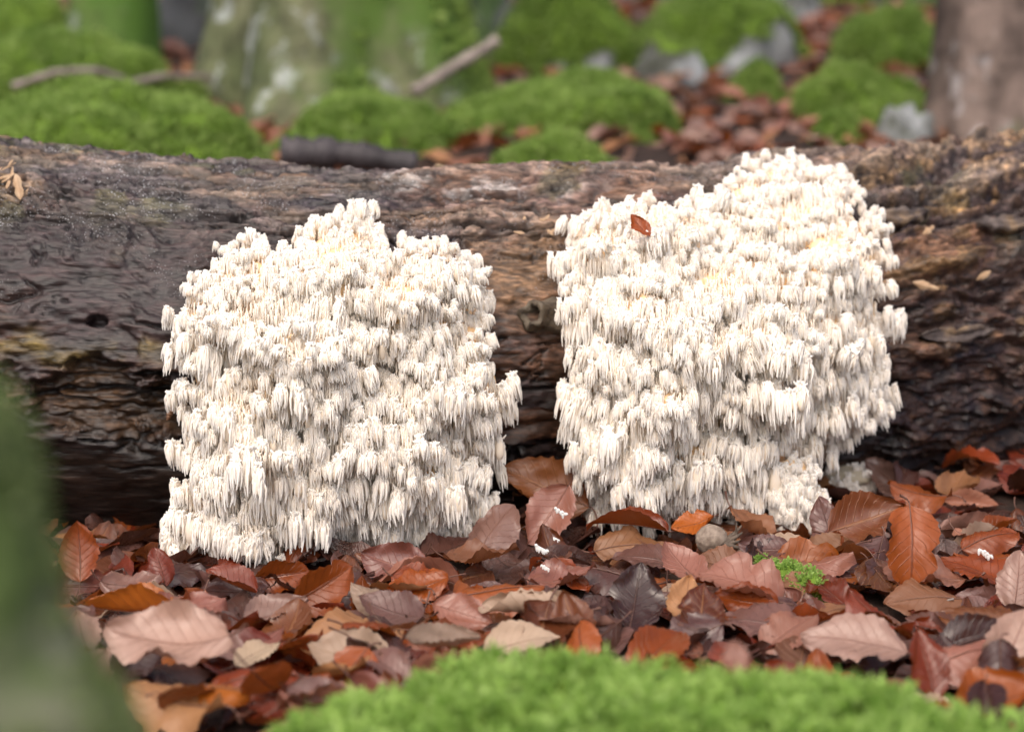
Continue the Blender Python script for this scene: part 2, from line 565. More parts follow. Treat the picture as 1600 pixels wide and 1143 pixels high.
    disp -= rot * (0.006 + 0.006 * crum2)
    sw = np.exp(-blob(-0.055, 57, 0.05, 0.022, 0.3) ** 2)
    disp += sw * 0.007
    knl = np.exp(-blob(0.005, -18, 0.028, 0.024, 0.4) ** 2 * 1.3)
    disp += knl * 0.012 * (1 + 0.8 * crum2)
    kh = 1 - sstep(0.5, 1.0, blob(0.001, -18, 0.008, 0.008, 0.3))
    disp -= kh * 0.02
    disp *= 1 - 0.6 * (1 - sstep(-20, 0, deg)) * (1 - sstep(-0.25, -0.1, X))
    rr = r + disp
    V = xyz(X, yc - np.cos(TH) * rr, zc + np.sin(TH) * rr)

    # ---------------- colours of the wood itself
    def C(*c): return np.array(c, float)

    def lay(col, m, c):
        return col + (c - col) * np.clip(m, 0, 1)[..., None]
    big = fbm(base * np.array([4, 9, 9]) + 2.2, 4, 31)
    med = fbm(base * np.array([7, 34, 34]) + warp[..., None], 5, 33)
    st = fbm(xyz(X * 12 + warp, S * 130 + warp * 4, 0.7), 4, 35)
    col = np.ones(X.shape + (3,)) * C(0.050, 0.036, 0.036)
    col = lay(col, sstep(0.0, 0.5, med) * 0.8, C(0.105, 0.062, 0.045))
    col = lay(col, sstep(0.1, 0.5, big) * 0.6, C(0.10, 0.05, 0.038))
    # weathered grey top with pale grain
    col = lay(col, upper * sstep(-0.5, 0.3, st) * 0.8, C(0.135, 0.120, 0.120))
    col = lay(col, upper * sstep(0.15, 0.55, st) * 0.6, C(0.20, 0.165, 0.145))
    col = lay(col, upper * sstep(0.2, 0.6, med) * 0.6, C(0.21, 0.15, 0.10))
    # middle, between the fungi: bare tan-brown wood
    midm = sstep(-0.13, -0.06, X + 0.02 * warp) * (1 - sstep(0.10, 0.2, X)) * sstep(2, 22, deg + 8 * warp)
    col = lay(col, midm * (0.55 + 0.45 * sstep(-0.3, 0.3, med)), C(0.175, 0.105, 0.072))
    col = lay(col, midm * sstep(0.1, 0.5, big) * 0.7, C(0.23, 0.155, 0.10))
    low = 1 - sstep(-10, 28, deg + 10 * warp)
    midl = sstep(-0.12, -0.06, X) * (1 - sstep(0.10, 0.2, X)) * low
    col = lay(col, midl * sstep(-0.1, 0.3, med) * 0.8, C(0.12, 0.06, 0.038))
    pur = np.exp(-blob(-0.075, 48, 0.045, 0.016, 0.5) ** 2 * 1.2)
    col = lay(col, pur * 1.2, C(0.045, 0.036, 0.048))
    pur2 = np.exp(-blob(-0.16, 62, 0.10, 0.010, 0.5) ** 2 * 1.2)
    col = lay(col, pur2 * 0.9, C(0.04, 0.035, 0.045))
    # left: dark violet-brown wet face with rusty stains
    left = 1 - sstep(-0.26, -0.16, X + 0.03 * warp)
    face = left * (1 - upper) * sstep(0, 12, deg)
    col = lay(col, face * 0.75, C(0.060, 0.037, 0.031))
    col = lay(col, face * sstep(0.05, 0.45, big + 0.4 * med) * 0.75, C(0.135, 0.058, 0.035))
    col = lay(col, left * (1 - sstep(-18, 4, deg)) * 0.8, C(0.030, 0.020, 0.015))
    rim = np.exp(-((deg - 12 - 5 * warp - 3 * warp2) / 3.2) ** 2) * left * sstep(-0.15, 0.35, fbm(base * 26, 3, 41))
    col = lay(col, rim * 0.9, C(0.27, 0.205, 0.085))
    pm = np.clip(pit + pit2, 0, 1)
    col = lay(col, pm * 0.85, C(0.060, 0.036, 0.022))
    col = lay(col, pm * sstep(0.1, 0.5, crum2) * 0.5, C(0.13, 0.075, 0.04))
    col = lay(col, rot * 0.9, C(0.30, 0.17, 0.085))
    col = lay(col, rot * sstep(0.0, 0.4, crum) * 0.8, C(0.42, 0.30, 0.19))
    col = lay(col, slot, C(0.02, 0.015, 0.014))
    # right: flaky rotten wood, tan above and dark below
    rt = right * sstep(8, 38, deg + 14 * warp)
    col = lay(col, right * 0.7, C(0.065, 0.043, 0.036))
    col = lay(col, rt * sstep(-0.25, 0.35, med) * 0.85, C(0.190, 0.112, 0.074))
    col = lay(col, rt * sstep(0.10, 0.45, big + 0.5 * crum) * 0.85, C(0.36, 0.235, 0.125))
    col = lay(col, right * sstep(0.15, 0.5, crum) * (1 - rt) * 0.6, C(0.15, 0.085, 0.055))
    col = lay(col, right * sstep(0.3, 0.55, fbm(base * 40 + 7, 3, 43)) * 0.5, C(0.045, 0.038, 0.05))
    col = lay(col, (crack * 0.7), C(0.022, 0.017, 0.016))
    col = lay(col, bur * 0.9, C(0.030, 0.022, 0.016))
    col = lay(col, sstep(0.35, 0.6, fbm(base * 20 + 11, 3, 47)) * 0.35 * sstep(20, 50, deg), C(0.16, 0.165, 0.075))
    col = lay(col, right * sstep(0.10, 0.30, stp2 - 0.6 * crum) * sstep(0, 40, deg + 20 * warp) * 0.65, C(0.30, 0.20, 0.115))
    col = lay(col, sstep(0.12, 0.3, stp) * upper * 0.5, C(0.27, 0.22, 0.19))
    col = lay(col, (1 - sstep(0.0, 0.22, spl)) * sstep(20, 50, deg) * 0.8, C(0.02, 0.016, 0.018))
    col *= (1 + 0.5 * fine + 0.25 * crum)[..., None].clip(0.35, 2)
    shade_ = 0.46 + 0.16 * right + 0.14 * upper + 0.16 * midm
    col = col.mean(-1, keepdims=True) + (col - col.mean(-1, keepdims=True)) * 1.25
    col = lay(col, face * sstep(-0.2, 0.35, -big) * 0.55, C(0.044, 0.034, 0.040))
    shade_ = shade_ * (0.55 + 0.45 * sstep(-25, 12, deg + 6 * warp))      # shade of the log's lower face painted into the wood colour
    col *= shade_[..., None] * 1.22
    col = lay(col, line * 0.9, C(0.012, 0.010, 0.010))
    col = lay(col, lip * sstep(-.2, .3, med) * 0.35 * sstep(10, 40, deg), C(0.24, 0.19, 0.155))
    # pale crust
    cr = sstep(0.05, 0.4, fbm(base * np.array([14, 22, 22]) + 21, 4, 51)) * sstep(15, 45, deg) * (1 - 0.6 * right)
    ridge_top = np.exp(-((deg - 72 - 8 * warp) / 9) ** 2) * sstep(-0.22, -0.14, X) * (1 - sstep(0.02, 0.1, X)) * sstep(-0.1, 0.3, crum)
    cr = np.clip(cr * 0.9 + ridge_top * 1.0 + bur * 0.7, 0, 1)
    col = lay(col, ridge_top * sstep(0.1, 0.4, fine + 0.4 * crum) * 0.6, C(0.42, 0.40, 0.38))
    V0 = V.reshape(-1, 3)
    F = grid_faces(nx, nth, wrap_m=True)
    F = F[:, ::-1]
    # closed ends
    nv = len(V0)
    ends = np.array([V[0].mean(0), V[-1].mean(0)])
    j = np.arange(nth); j2 = (j + 1) % nth
    e0 = np.stack([np.full(nth, nv), j, j2], -1)
    e1 = np.stack([np.full(nth, nv + 1), (nx - 1) * nth + j2, (nx - 1) * nth + j], -1)
    tint = np.concatenate([col.reshape(-1, 3), [[.2, .13, .08]] * 2])
    crs = np.concatenate([cr.ravel(), [0, 0]])
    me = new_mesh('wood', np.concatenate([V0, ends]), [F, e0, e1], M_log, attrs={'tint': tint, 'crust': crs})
    root = link('fallen_log', None)
    tag(root, 'fallen rotting tree trunk carrying the two white fungi', 'log')
    link('wood', me, root)
    return root


LOG = build_log()


def on_log(x, deg, out=0.0):
    yc, zc, r = log_c(x)
    t = R_(deg)
    return Vector((x, yc - math.cos(t) * (r + out), zc + math.sin(t) * (r + out)))


def log_frame(x, deg, out=0.0, spin=0.0):
    t = R_(deg)
    n = Vector((-0.25, -math.cos(t), math.sin(t))).normalized()
    ax = Vector((1, 0.257 + 0.856 * x, 0)).normalized()
    ax = (ax - n * ax.dot(n)).normalized()
    b = n.cross(ax)
    m = Matrix((ax, b, n)).transposed().to_4x4()
    return Matrix.Translation(on_log(x, deg, out)) @ m @ Matrix.Rotation(spin, 4, 'Z')


def build_log_details():
    # hollow broken branch stub with a ragged rim
    n, sd_ = 9, 22
    prof = [(0.0, 0.021), (0.008, 0.016), (0.016, 0.0135), (0.024, 0.0135), (0.027, 0.0125), (0.026, 0.0085), (0.018, 0.0075), (0.008, 0.006), (0.004, 0.0005)]
    a = np.linspace(0, 2 * np.pi, sd_, endpoint=False)
    V = []
    for h, r in prof:
        rr = r * (1 + 0.16 * np.sin(2 * a + 1) + 0.12 * np.sin(5 * a) + 0.07 * rng.normal(size=sd_))
        V.append(xyz(rr * np.cos(a), rr * np.sin(a), h + (0.0025 * np.sin(3 * a) if h > 0.02 else 0) * np.ones(sd_)))
    V = np.array(V)
    m = simple_mat('stub_bark', (0.05, 0.038, 0.028), (0.20, 0.165, 0.12), 90, 0.7, 0.9, 0.004)
    me = new_mesh('branch_stub', V, grid_faces(n, sd_, wrap_m=True)[:, ::-1], m)
    o = link('branch_stub', me, LOG, mw=log_frame(0.034, 21, -0.006) @ Matrix.Rotation(R_(-28), 4, 'Y'))
    tag(o, 'hollow ragged stub of a broken branch')
    # wedge of bare splintered wood and other loose chips
    mch = simple_mat('fresh_wood', (0.36, 0.22, 0.12), (0.55, 0.40, 0.26), 120, 0.65, 0.6, 0.001)
    spots = [(-0.436, 57, 0.015, 0.0042, 1.9, mch)] + [(-0.455 + random.gauss(0, .014), 61 + random.gauss(0, 4), random.uniform(.005, .010), random.uniform(.0012, .0026), random.uniform(0, 3), mch) for _ in range(14)]
    for i in range(10):
        spots.append((0.030 + random.gauss(0, .012), 48 + random.gauss(0, 3), random.uniform(.003, .006), .0015, random.uniform(0, 3), mch))
    for i in range(9):
        spots.append((random.uniform(.30, .56), random.uniform(15, 75), random.uniform(.006, .014), random.uniform(.002, .004), random.gauss(0, .5), mch))
    for x, dg, L, W, sp, mm in spots:
        k = 7
        t = np.linspace(-1, 1, k)
        w = W * (1 - t ** 2 * 0.75) * (1 + 0.2 * rng.normal(size=k))
        hh = W * 0.6 * (1 - t ** 2 * 0.6)
        P = np.stack([xyz(L * t, -w, 0 * t), xyz(L * t, -w * .3, hh), xyz(L * t, w * .5, hh * .8), xyz(L * t, w, 0 * t)], 1)
        me = new_mesh('wood_chip', P, grid_faces(k, 4, wrap_m=True), mm, smooth=False)
        link('wood_chip', me, LOG, mw=log_frame(x, dg, random.uniform(0.002, 0.008), sp) @ Matrix.Rotation(random.uniform(-.3, .3), 4, 'Y'))
    # curved plates of bark still clinging to the log
    mb = simple_mat('bark_plate', (0.055, 0.043, 0.042), (0.17, 0.135, 0.115), 60, 0.55, 0.9, 0.003, extra=((0.26, 0.18, 0.11), 25, 0.55, 0.68))
    mg = simple_mat('bark_plate_grey', (0.20, 0.19, 0.185), (0.36, 0.34, 0.32), 70, 0.6, 0.8, 0.002)
    pl = [(0.37, 47, 0.035, 0.007, mb), (0.49, 40, 0.03, 0.006, mb), (0.43, 8, 0.04, 0.007, mb)]
    for x, dg, hx, hs, mm in pl:
        a_, b_ = 26, 12
        u = np.linspace(-1, 1, a_); w = np.linspace(-1, 1, b_)
        U, W = np.meshgrid(u, w, indexing='ij')
        sdd = random.randint(0, 9999)
        edge = 1 + 0.55 * fbm(xyz(U * 4.2, np.sign(W) * 3 + 0 * U, 0.5), 3, sdd)
        tap = np.sqrt(np.clip(1 - np.abs(U) ** 2.6, 0.03, 1))
        ux = U * hx * (1 + 0.12 * vnoise(xyz(W * 4, np.sign(U) * 3, 1.5), sdd))
        s = W * hs * tap * edge + 0.2 * hs * np.sin(U * 3 + sdd)
        thick = 0.0014 + 0.0022 * fbm(xyz(U * 3, W * 2, 0.0), 3, sdd) + 0.0012 * np.abs(W)
        TT = np.radians(dg) + s / 0.18
        XX = x + ux
        yc, zc, r = log_c(XX)

        def srf(h):
            return xyz(XX, yc - np.cos(TT) * (r + h), zc + np.sin(TT) * (r + h))
        lift = 0.001 + 0.003 * U * random.choice((-1, 1))
        top, bot = srf(lift + thick), srf(lift - 0.010 + 0 * U)
        V = np.concatenate([top.reshape(-1, 3), bot.reshape(-1, 3)])
        ft = grid_faces(a_, b_)[:, ::-1]
        fb = grid_faces(a_, b_, off=a_ * b_)
        idx = np.arange(a_ * b_).reshape(a_, b_)
        loop = np.concatenate([idx[:, 0], idx[-1, 1:], idx[-2::-1, -1], idx[0, -2:0:-1]])
        l2 = np.roll(loop, -1)
        sd4 = np.stack([loop, l2, l2 + a_ * b_, loop + a_ * b_], -1)
        me = new_mesh('bark_plate', V, [ft, fb, sd4], mm)
        link('bark_plate', me, LOG)


build_log_details()


# ------------------------------------------------------------------ coral fungi
def make_cluster(seed, kind):
    """a knuckle of the fungus: several shaggy lobes, each a short branch hung with spines"""
    g = np.random.default_rng(seed)
    nd = int(g.integers(7, 11))
    P, Rr, K = [], [], []
    hv, hf, hk = [], [], []
    off = 0
    cs = []
    while len(cs) < nd:
        a, rr = g.uniform(0, 6.28), 0.0145 * math.sqrt(g.random())
        c = np.array([rr * np.cos(a), rr * np.sin(a), 0.0])
        if all(np.hypot(*(c - q)[:2]) > 0.0050 for q in cs): cs.append(c)
    for c in cs:
        coral = kind == 'coral'
        c[2] = g.uniform(-0.007, 0.004) + (g.uniform(0, 0.007) if coral else 0)
        Rb = g.uniform(0.0022, 0.0046)
        H = g.uniform(0.003, 0.007) if coral else g.uniform(0.005, 0.013)
        L0 = g.uniform(0.0045, 0.0075) if coral else g.uniform(0.0075, 0.0115)
        ns = int(30 + 7000 * Rb)
        hh = np.sort(g.random(ns)) ** 1.1 * H
        fi = np.arange(ns) * 2.39996 + g.normal(size=ns) * .4
        prof = np.sqrt(np.clip(hh / (0.55 * Rb + 0.2 * H), 0.02, 1)) * (0.72 + 0.33 * g.random(ns))
        lean = g.normal(size=2) * 0.12
        dx, dy = np.cos(fi), np.sin(fi)
        o_ = np.stack([dx, dy, 0 * fi], -1)
        root = np.stack([c[0] + Rb * prof * dx * .8 - lean[0] * hh, c[1] + Rb * prof * dy * .8 - lean[1] * hh, c[2] - hh], -1)
        L = L0 * np.clip(0.55 + 0.5 * (hh / H) + 0.17 * g.normal(size=ns), 0.3, 1.4)
        z = 0 * L
        jit = g.normal(size=(ns, 3)) * 0.0003
        jit[:, 2] = 0
        p0 = root - o_ * 0.0012
        p1 = root + o_ * 0.0005 + np.stack([z, z, g.uniform(0.0002, 0.0014, ns)], -1)
        p2 = root + o_ * g.uniform(.0008, .0018, ns)[:, None] - np.stack([z, z, L * .18], -1) + jit * .4
        p3 = root + o_ * 0.0013 - np.stack([z, z, L * 0.62], -1) + jit
        p4 = root + o_ * 0.0007 - np.stack([z, z, L], -1) + jit * 1.7
        P.append(np.stack([p0, p1, p2, p3, p4], 1))
        r0 = g.uniform(0.00060, 0.00090, ns)
        Rr.append(r0[:, None] * np.array([0.9, 1.15, 1.1, 0.9, 0.40])[None])
        K.append(np.broadcast_to(np.array([0.1, 0.80, 0.55, 0.82, 1.0]), (ns, 5)))
        # little nubs standing on the crown of the lobe
        nn = int(g.integers(9, 16))
        an = g.uniform(0, 6.28, nn); q = g.uniform(0, 1, nn) * Rb * .8
        b0 = np.stack([c[0] + q * np.cos(an), c[1] + q * np.sin(an), c[2] - 0.001 + 0 * q], -1)
        dn = np.stack([np.cos(an) * .7, np.sin(an) * .7, g.uniform(.3, 1.0, nn)], -1) * g.uniform(.0012, .0030, nn)[:, None]
        P.append(np.stack([b0, b0 + dn * .4, b0 + dn * .75, b0 + dn, b0 + dn * 1.08], 1))
        Rr.append(g.uniform(.0006, .0010, nn)[:, None] * np.array([1, 1, .95, .7, .3])[None])
        K.append(np.broadcast_to(np.array([0.6, 0.8, 0.9, 1.0, 1.0]), (nn, 5)))
        # branch flesh inside
        na, nb = 9, 7
        A_, B_ = np.meshgrid(np.linspace(0, 6.2832, na, endpoint=False), np.linspace(0.02, np.pi - .02, nb), indexing='ij')
        hx = Rb * 0.92
        zc, zh = c[2] - (H + L0 * .5) * .5 - 0.0006, (H + L0 * .5) * .5
        HV = xyz(c[0] + hx * np.cos(A_) * np.sin(B_), c[1] + hx * np.sin(A_) * np.sin(B_), zc + zh * np.cos(B_))
        hv.append(HV.reshape(-1, 3)); hf.append(grid_faces(na, nb, wrap_n=True, off=off)); hk.append(np.full(na * nb, 0.15))
        off += na * nb
    P = np.concatenate(P); Rr = np.concatenate(Rr); K = np.concatenate(K)
    v, f = tubes(P, Rr, 4)
    k = np.repeat(K.reshape(-1), 4)
    HV = np.concatenate(hv); HF = np.concatenate(hf); HK = np.concatenate(hk)
    V = np.concatenate([HV, v]); F = np.concatenate([HF, f + len(HV)]); T = np.concatenate([HK, k])
    return new_mesh('spine_cluster', V, F, M_spine, attrs={'tip': T})


CL = {'hang': [make_cluster(100 + i, 'hang') for i in range(12)],
      'coral': [make_cluster(200 + i, 'coral') for i in range(10)]}
print('cluster tris', sum(len(m.polygons) for k in CL.values() for m in k) * 2)


class Fungus:
    def __init__(self, outline, centre, thick, nbrack, seed, yoff=0.0, hollows=()):
        self.hol = hollows
        self.g = np.random.default_rng(seed)
        self.o = np.array(outline, float)
        self.c = np.array(centre, float)
        d = self.o - self.c
        a = np.arctan2(d[:, 1], d[:, 0]); r = np.hypot(d[:, 0], d[:, 1])
        s = np.argsort(a)
        # dense polygon in polar form round the centre
        pts = np.concatenate([self.o, self.o[:1]])
        dense = np.concatenate([pts[i] + (pts[i + 1] - pts[i]) * np.linspace(0, 1, 24, endpoint=False)[:, None] for i in range(len(self.o))])
        dd = dense - self.c
        aa = np.arctan2(dd[:, 1], dd[:, 0]); rr = np.hypot(dd[:, 0], dd[:, 1])
        s = np.argsort(aa)
        self.aa = np.concatenate([aa[s][-3:] - 2 * np.pi, aa[s], aa[s][:3] + 2 * np.pi])
        self.rr = np.concatenate([rr[s][-3:], rr[s], rr[s][:3]])
        fine_a = np.linspace(-np.pi, np.pi, 720, endpoint=False)
        fr_ = np.interp(fine_a, self.aa, self.rr)
        kern = np.exp(-(np.arange(-14, 15) / 4.6) ** 2); kern /= kern.sum()
        fr_ = np.convolve(np.concatenate([fr_[-14:], fr_, fr_[:14]]), kern, 'valid')
        self.aa = np.concatenate([fine_a - 2 * np.pi, fine_a, fine_a + 2 * np.pi]); self.rr = np.tile(fr_, 3)
        self.T = thick
        self.yoff = yoff
        lo, hi = self.o.min(0), self.o.max(0)
        self.br = []
        k = 0
        while len(self.br) < nbrack and k < 4000:
            k += 1
            p = self.g.uniform(lo, hi)
            if self.s(p[0], p[1]) > 0.97: continue
            rad = self.g.uniform(48, 92)
            if any(np.hypot(*(p - b[0])) < 0.72 * (rad + b[1]) * 0.8 for b in self.br): continue
            self.br.append((p, rad, self.g.uniform(0.014, 0.034)))

    def R(self, phi):
        wob = 0.004 * vnoise(xyz(np.cos(phi) * 4.5, np.sin(phi) * 4.5, self.T * 40), 55)
        return np.interp(phi, self.aa, self.rr) * (1 + wob)

    def s(self, px, py):
        dx, dy = px - self.c[0], py - self.c[1]
        return np.hypot(dx, dy) / self.R(np.arctan2(dy, dx))

    def back(self, px, py):
        y = log_hit(px, py)
        P0 = at(px, np.minimum(py, 560), 0.1)
        yc, zc, r = log_c(P0[..., 0])
        front = yc - r * 0.97
        y = np.where(np.isnan(y), front + 0.02, y)
        z = at(px, py, front)[..., 2]
        y = np.where(z < zc, front, y)
        return y + self.yoff

    def F(self, px, py):
        s = np.clip(self.s(px, py), 0, 1)
        base = self.T * np.sqrt(np.clip(1 - s ** 2.2, 0, 1)) ** 1.0
        add = np.zeros(np.shape(px))
        for (p, rad, amp) in self.br:
            dx = (px - p[0]) / rad; t = (py - p[1]) / (rad * 0.85) + 0.35 * vnoise(xyz(px / 45.0, py / 90.0, amp * 900), 79)
            hz = np.clip(1 - dx * dx, 0, 1) ** 0.6
            vt = sstep(-1.1, 0.2, t) * (1 - sstep(0.3, 1.0, t + 0.25 * dx * dx))
            add = np.maximum(add, amp * hz * vt)
        ns = 0.012 * vnoise(xyz(px / 42.0, py / 42.0, self.T * 50), 77)
        ns = ns + 0.014 * vnoise(xyz(px / 95.0, py / 95.0, self.T * 90), 78)
        out = base + (add + ns) * sstep(0, 0.25, 1.06 - s)
        for (hx, hy, hr, hd) in self.hol:
            out = out - hd * np.exp(-(((px - hx) / hr) ** 2 + ((py - hy) / (hr * .8)) ** 2) * 1.1)
        return np.maximum(out, 0.004)

    def surf(self, px, py):
        return at(px, py, self.back(px, py) - self.F(px, py))

    def build(self, label, n_cl, spacing, n_fill):
        root = link('coral_fungus', None)
        tag(root, label, 'fungus')
        # flesh
        na, nb = 96, 46
        ph = np.linspace(-np.pi, np.pi, na, endpoint=False)
        ss = np.linspace(0.0, 0.86, nb) ** 0.8
        PH, SS = np.meshgrid(ph, ss, indexing='ij')
        rr = self.R(PH) * SS
        px, py = self.c[0] + rr * np.cos(PH), self.c[1] + rr * np.sin(PH)
        Yb = self.back(px, py)
        Yf = Yb - np.maximum(self.F(px, py) - 0.008, 0.002)
        fr = at(px, py, Yf)
        bk = at(self.c[0] + (px - self.c[0]) * .9, self.c[1] + (py - self.c[1]) * .9, Yb + 0.02)
        V = np.concatenate([fr, bk[:, ::-1]], 1)
        me = new_mesh('flesh', V, grid_faces(na, 2 * nb, wrap_n=True), M_flesh)
        link('flesh', me, root)
        # clusters
        g = self.g
        lo, hi = self.o.min(0) - 5, self.o.max(0) + 5
        pts = []
        cand = g.uniform(lo, hi, (14000, 2))
        sc = self.s(cand[:, 0], cand[:, 1])
        # pull the rim in: a cluster is about 24 px in radius and hangs about 18 px low
        dist = (1 - sc) * self.R(np.arctan2(cand[:, 1] - self.c[1], cand[:, 0] - self.c[0]))
        below = cand[:, 1] > self.c[1]
        rise = (cand[:, 1] - self.c[1]) / (np.hypot(cand[:, 0] - self.c[0], cand[:, 1] - self.c[1]) + 1)
        ok = dist > np.where(rise < -0.55, 8, np.where(rise > 0.6, 12, 20))
        cand = cand[ok]
        gap = vnoise(xyz(cand[:, 0] / 30, cand[:, 1] / 22, 3.3), int(self.T * 1000)) 
        rads = []
        bot = self.o[:, 1].max()
        for p, gp in zip(cand, gap):
            if gp > 0.55 and p[1] < self.c[1] + 150: continue
            if any(((p[0] - hx) / hr) ** 2 + ((p[1] - hy + 6) / (hr * .75)) ** 2 < 0.8 for hx, hy, hr, hd in self.hol): continue
            rel = (p[1] - lo[1]) / (hi[1] - lo[1])
            sp = spacing * (0.86 + 0.25 * rel) * (0.62 + 0.76 * g.random() ** 1.4)
            if all((p[0] - q[0]) ** 2 + ((p[1] - q[1]) * 1.1) ** 2 > (sp * 0.5 + rq * 0.5) ** 2 for q, rq in zip(pts, rads)):
                pts.append(p); rads.append(sp)
            if len(pts) >= n_cl: break
        pts = np.array(pts)
        W = self.surf(pts[:, 0], pts[:, 1])
        e = 6
        Wx = self.surf(pts[:, 0] + e, pts[:, 1]); Wz = self.surf(pts[:, 0], pts[:, 1] - e)
        nrm = np.cross(Wx - W, Wz - W)
        nrm /= np.linalg.norm(nrm, axis=1, keepdims=True)
        nrm *= -np.sign(nrm[:, 1:2])
        for p, w, n, rd in zip(pts, W, nrm, rads):
            rel = (p[1] - lo[1]) / (hi[1] - lo[1])
            kind = 'coral' if g.random() < 0.85 - 1.25 * rel else 'hang'
            me = CL[kind][int(g.integers(len(CL[kind])))]
            scl = np.clip(rd / spacing * 1.12, 0.6, 1.5) * g.uniform(0.9, 1.1)
            tilt = Euler((0.22 * -n[1] * g.uniform(-.2, 1.0) * -1 + g.normal() * .07, 0.22 * n[0] * -1 * g.uniform(0, 1) + g.normal() * .09, 0))
            rot = tilt.to_matrix() @ Matrix.Rotation(g.uniform(0, 6.28), 3, 'Z')
            m = Matrix.Translation(Vector(w) + Vector(n) * g.uniform(-0.004, 0.005) + Vector((0, 0, 0.004))) @ rot.to_4x4() @ Matrix.Diagonal((scl, scl, scl * g.uniform(0.9, 1.15), 1))
            link('spine_cluster', me, root, mw=m)
        # the many small spines in between, too fine to single out
        cand = g.uniform(lo, hi, (n_fill * 2, 2))
        sc = self.s(cand[:, 0], cand[:, 1])
        cand = cand[sc < 0.88][:n_fill]
        W = self.surf(cand[:, 0], cand[:, 1])
        n = len(W)
        k = 9
        base = W[:, None] + g.normal(size=(n, k, 3)) * np.array([0.0035, 0.0025, 0.002])
        base = base.reshape(-1, 3) + np.array([0, 0.002, 0])
        L = g.uniform(0.006, 0.013, len(base))
        z = np.zeros_like(L)
        out = np.stack([g.normal(size=len(base)) * .0006, -g.uniform(0.0005, 0.002, len(base)), z], -1)
        P = np.stack([base + [0, 0.002, 0], base + out + [0, 0, 0.0006], base + out * 1.3 - np.stack([z, z, L * .5], -1), base + out * 1.2 - np.stack([z, z, L], -1)], 1)
        Rr = g.uniform(0.0006, 0.0009, len(base))[:, None] * np.array([1, 1.05, .85, .25])
        v, f = tubes(P, Rr, 4)
        kk = np.repeat(np.broadcast_to(np.array([0.1, 0.35, 0.55, 0.9]), (len(base), 4)).reshape(-1), 4)
        o = link('small_spines', new_mesh('small_spines', v, f, M_spine, attrs={'tip': kk}), root)
        o['kind'] = 'stuff'
        # specks of forest dirt caught on the spines
        nsp = 70
        c2 = g.uniform(lo, hi, (nsp * 2, 2)); c2 = c2[self.s(c2[:, 0], c2[:, 1]) < .9][:nsp]
        W2 = self.surf(c2[:, 0], c2[:, 1]) + np.array([0, -0.010, 0.004])
        dv = g.normal(size=W2.shape); dv /= np.linalg.norm(dv, axis=1, keepdims=True)
        ln = g.uniform(0.0004, 0.0014, len(W2))[:, None]
        Pp = np.stack([W2 - dv * ln, W2, W2 + dv * ln], 1)
        v2, f2 = tubes(Pp, np.tile([.0002, .0005, .0002], (len(W2), 1)) * g.uniform(.6, 1.3, (len(W2), 1)), 4)
        o = link('dirt_specks', new_mesh('dirt_specks', v2, f2, M_soil), root)
        o['kind'] = 'stuff'
        print(label[:20], len(pts), 'clusters', len(v))
        return root


OUT_L = [(262, 482), (290, 452), (300, 428), (330, 408), (352, 372), (425, 366), (462, 372), (468, 352), (500, 345), (520, 322), (545, 316), (572, 340),
         (574, 378), (605, 370), (640, 380), (690, 376), (730, 392), (754, 430), (768, 485), (785, 550), (810, 590), (808, 625), (786, 660), (776, 700), (786, 725), (780, 770),
         (765, 805), (720, 838), (650, 850), (600, 862), (540, 868), (500, 890), (440, 922), (390, 930), (330, 920), (290, 892), (272, 840), (270, 790), (282, 740), (270, 700), (285, 640), (280, 590), (258, 552), (275, 520)]
OUT_R = [(875, 365), (920, 340), (925, 300), (980, 294), (1010, 318), (1060, 306), (1085, 318), (1115, 285), (1160, 262), (1190, 244), (1218, 224), (1256, 252), (1262, 285), (1300, 268), (1340, 282), (1365, 320),
         (1398, 372), (1398, 420), (1392, 440), (1402, 490), (1388, 520), (1404, 570), (1400, 620), (1384, 655), (1345, 690), (1300, 712), (1250, 722), (1235, 745), (1222, 790), (1180, 826), (1120, 818), (1060, 815),
         (980, 805), (920, 795), (895, 760), (880, 722), (884, 690), (872, 650), (868, 610), (880, 570), (885, 540), (862, 490), (862, 460), (880, 440), (872, 400)]

FL = Fungus(OUT_L, (525, 620), 0.100, 24, 5, hollows=[(612, 445, 30, .030), (600, 568, 24, .030), (505, 695, 24, .026), (440, 405, 16, .016), (345, 480, 16, .016), (660, 735, 14, .015), (470, 540, 18, .018), (720, 500, 16, .016)])
FL.build('broad square white coral fungus hanging down to the leaf litter', 299, 25.5, 1800)
FR = Fungus(OUT_R, (1120, 545), 0.110, 24, 9, hollows=[(1165, 585, 26, .030), (1245, 405, 26, .028), (975, 450, 24, .026), (1270, 545, 18, .02), (1185, 300, 18, .018), (1050, 385, 16, .016), (960, 560, 14, .014), (1335, 440, 18, .018), (1090, 690, 16, .016)])
FR.build('taller white coral fungus with a small brown leaf scrap caught near its top', 299, 26.5, 1800)


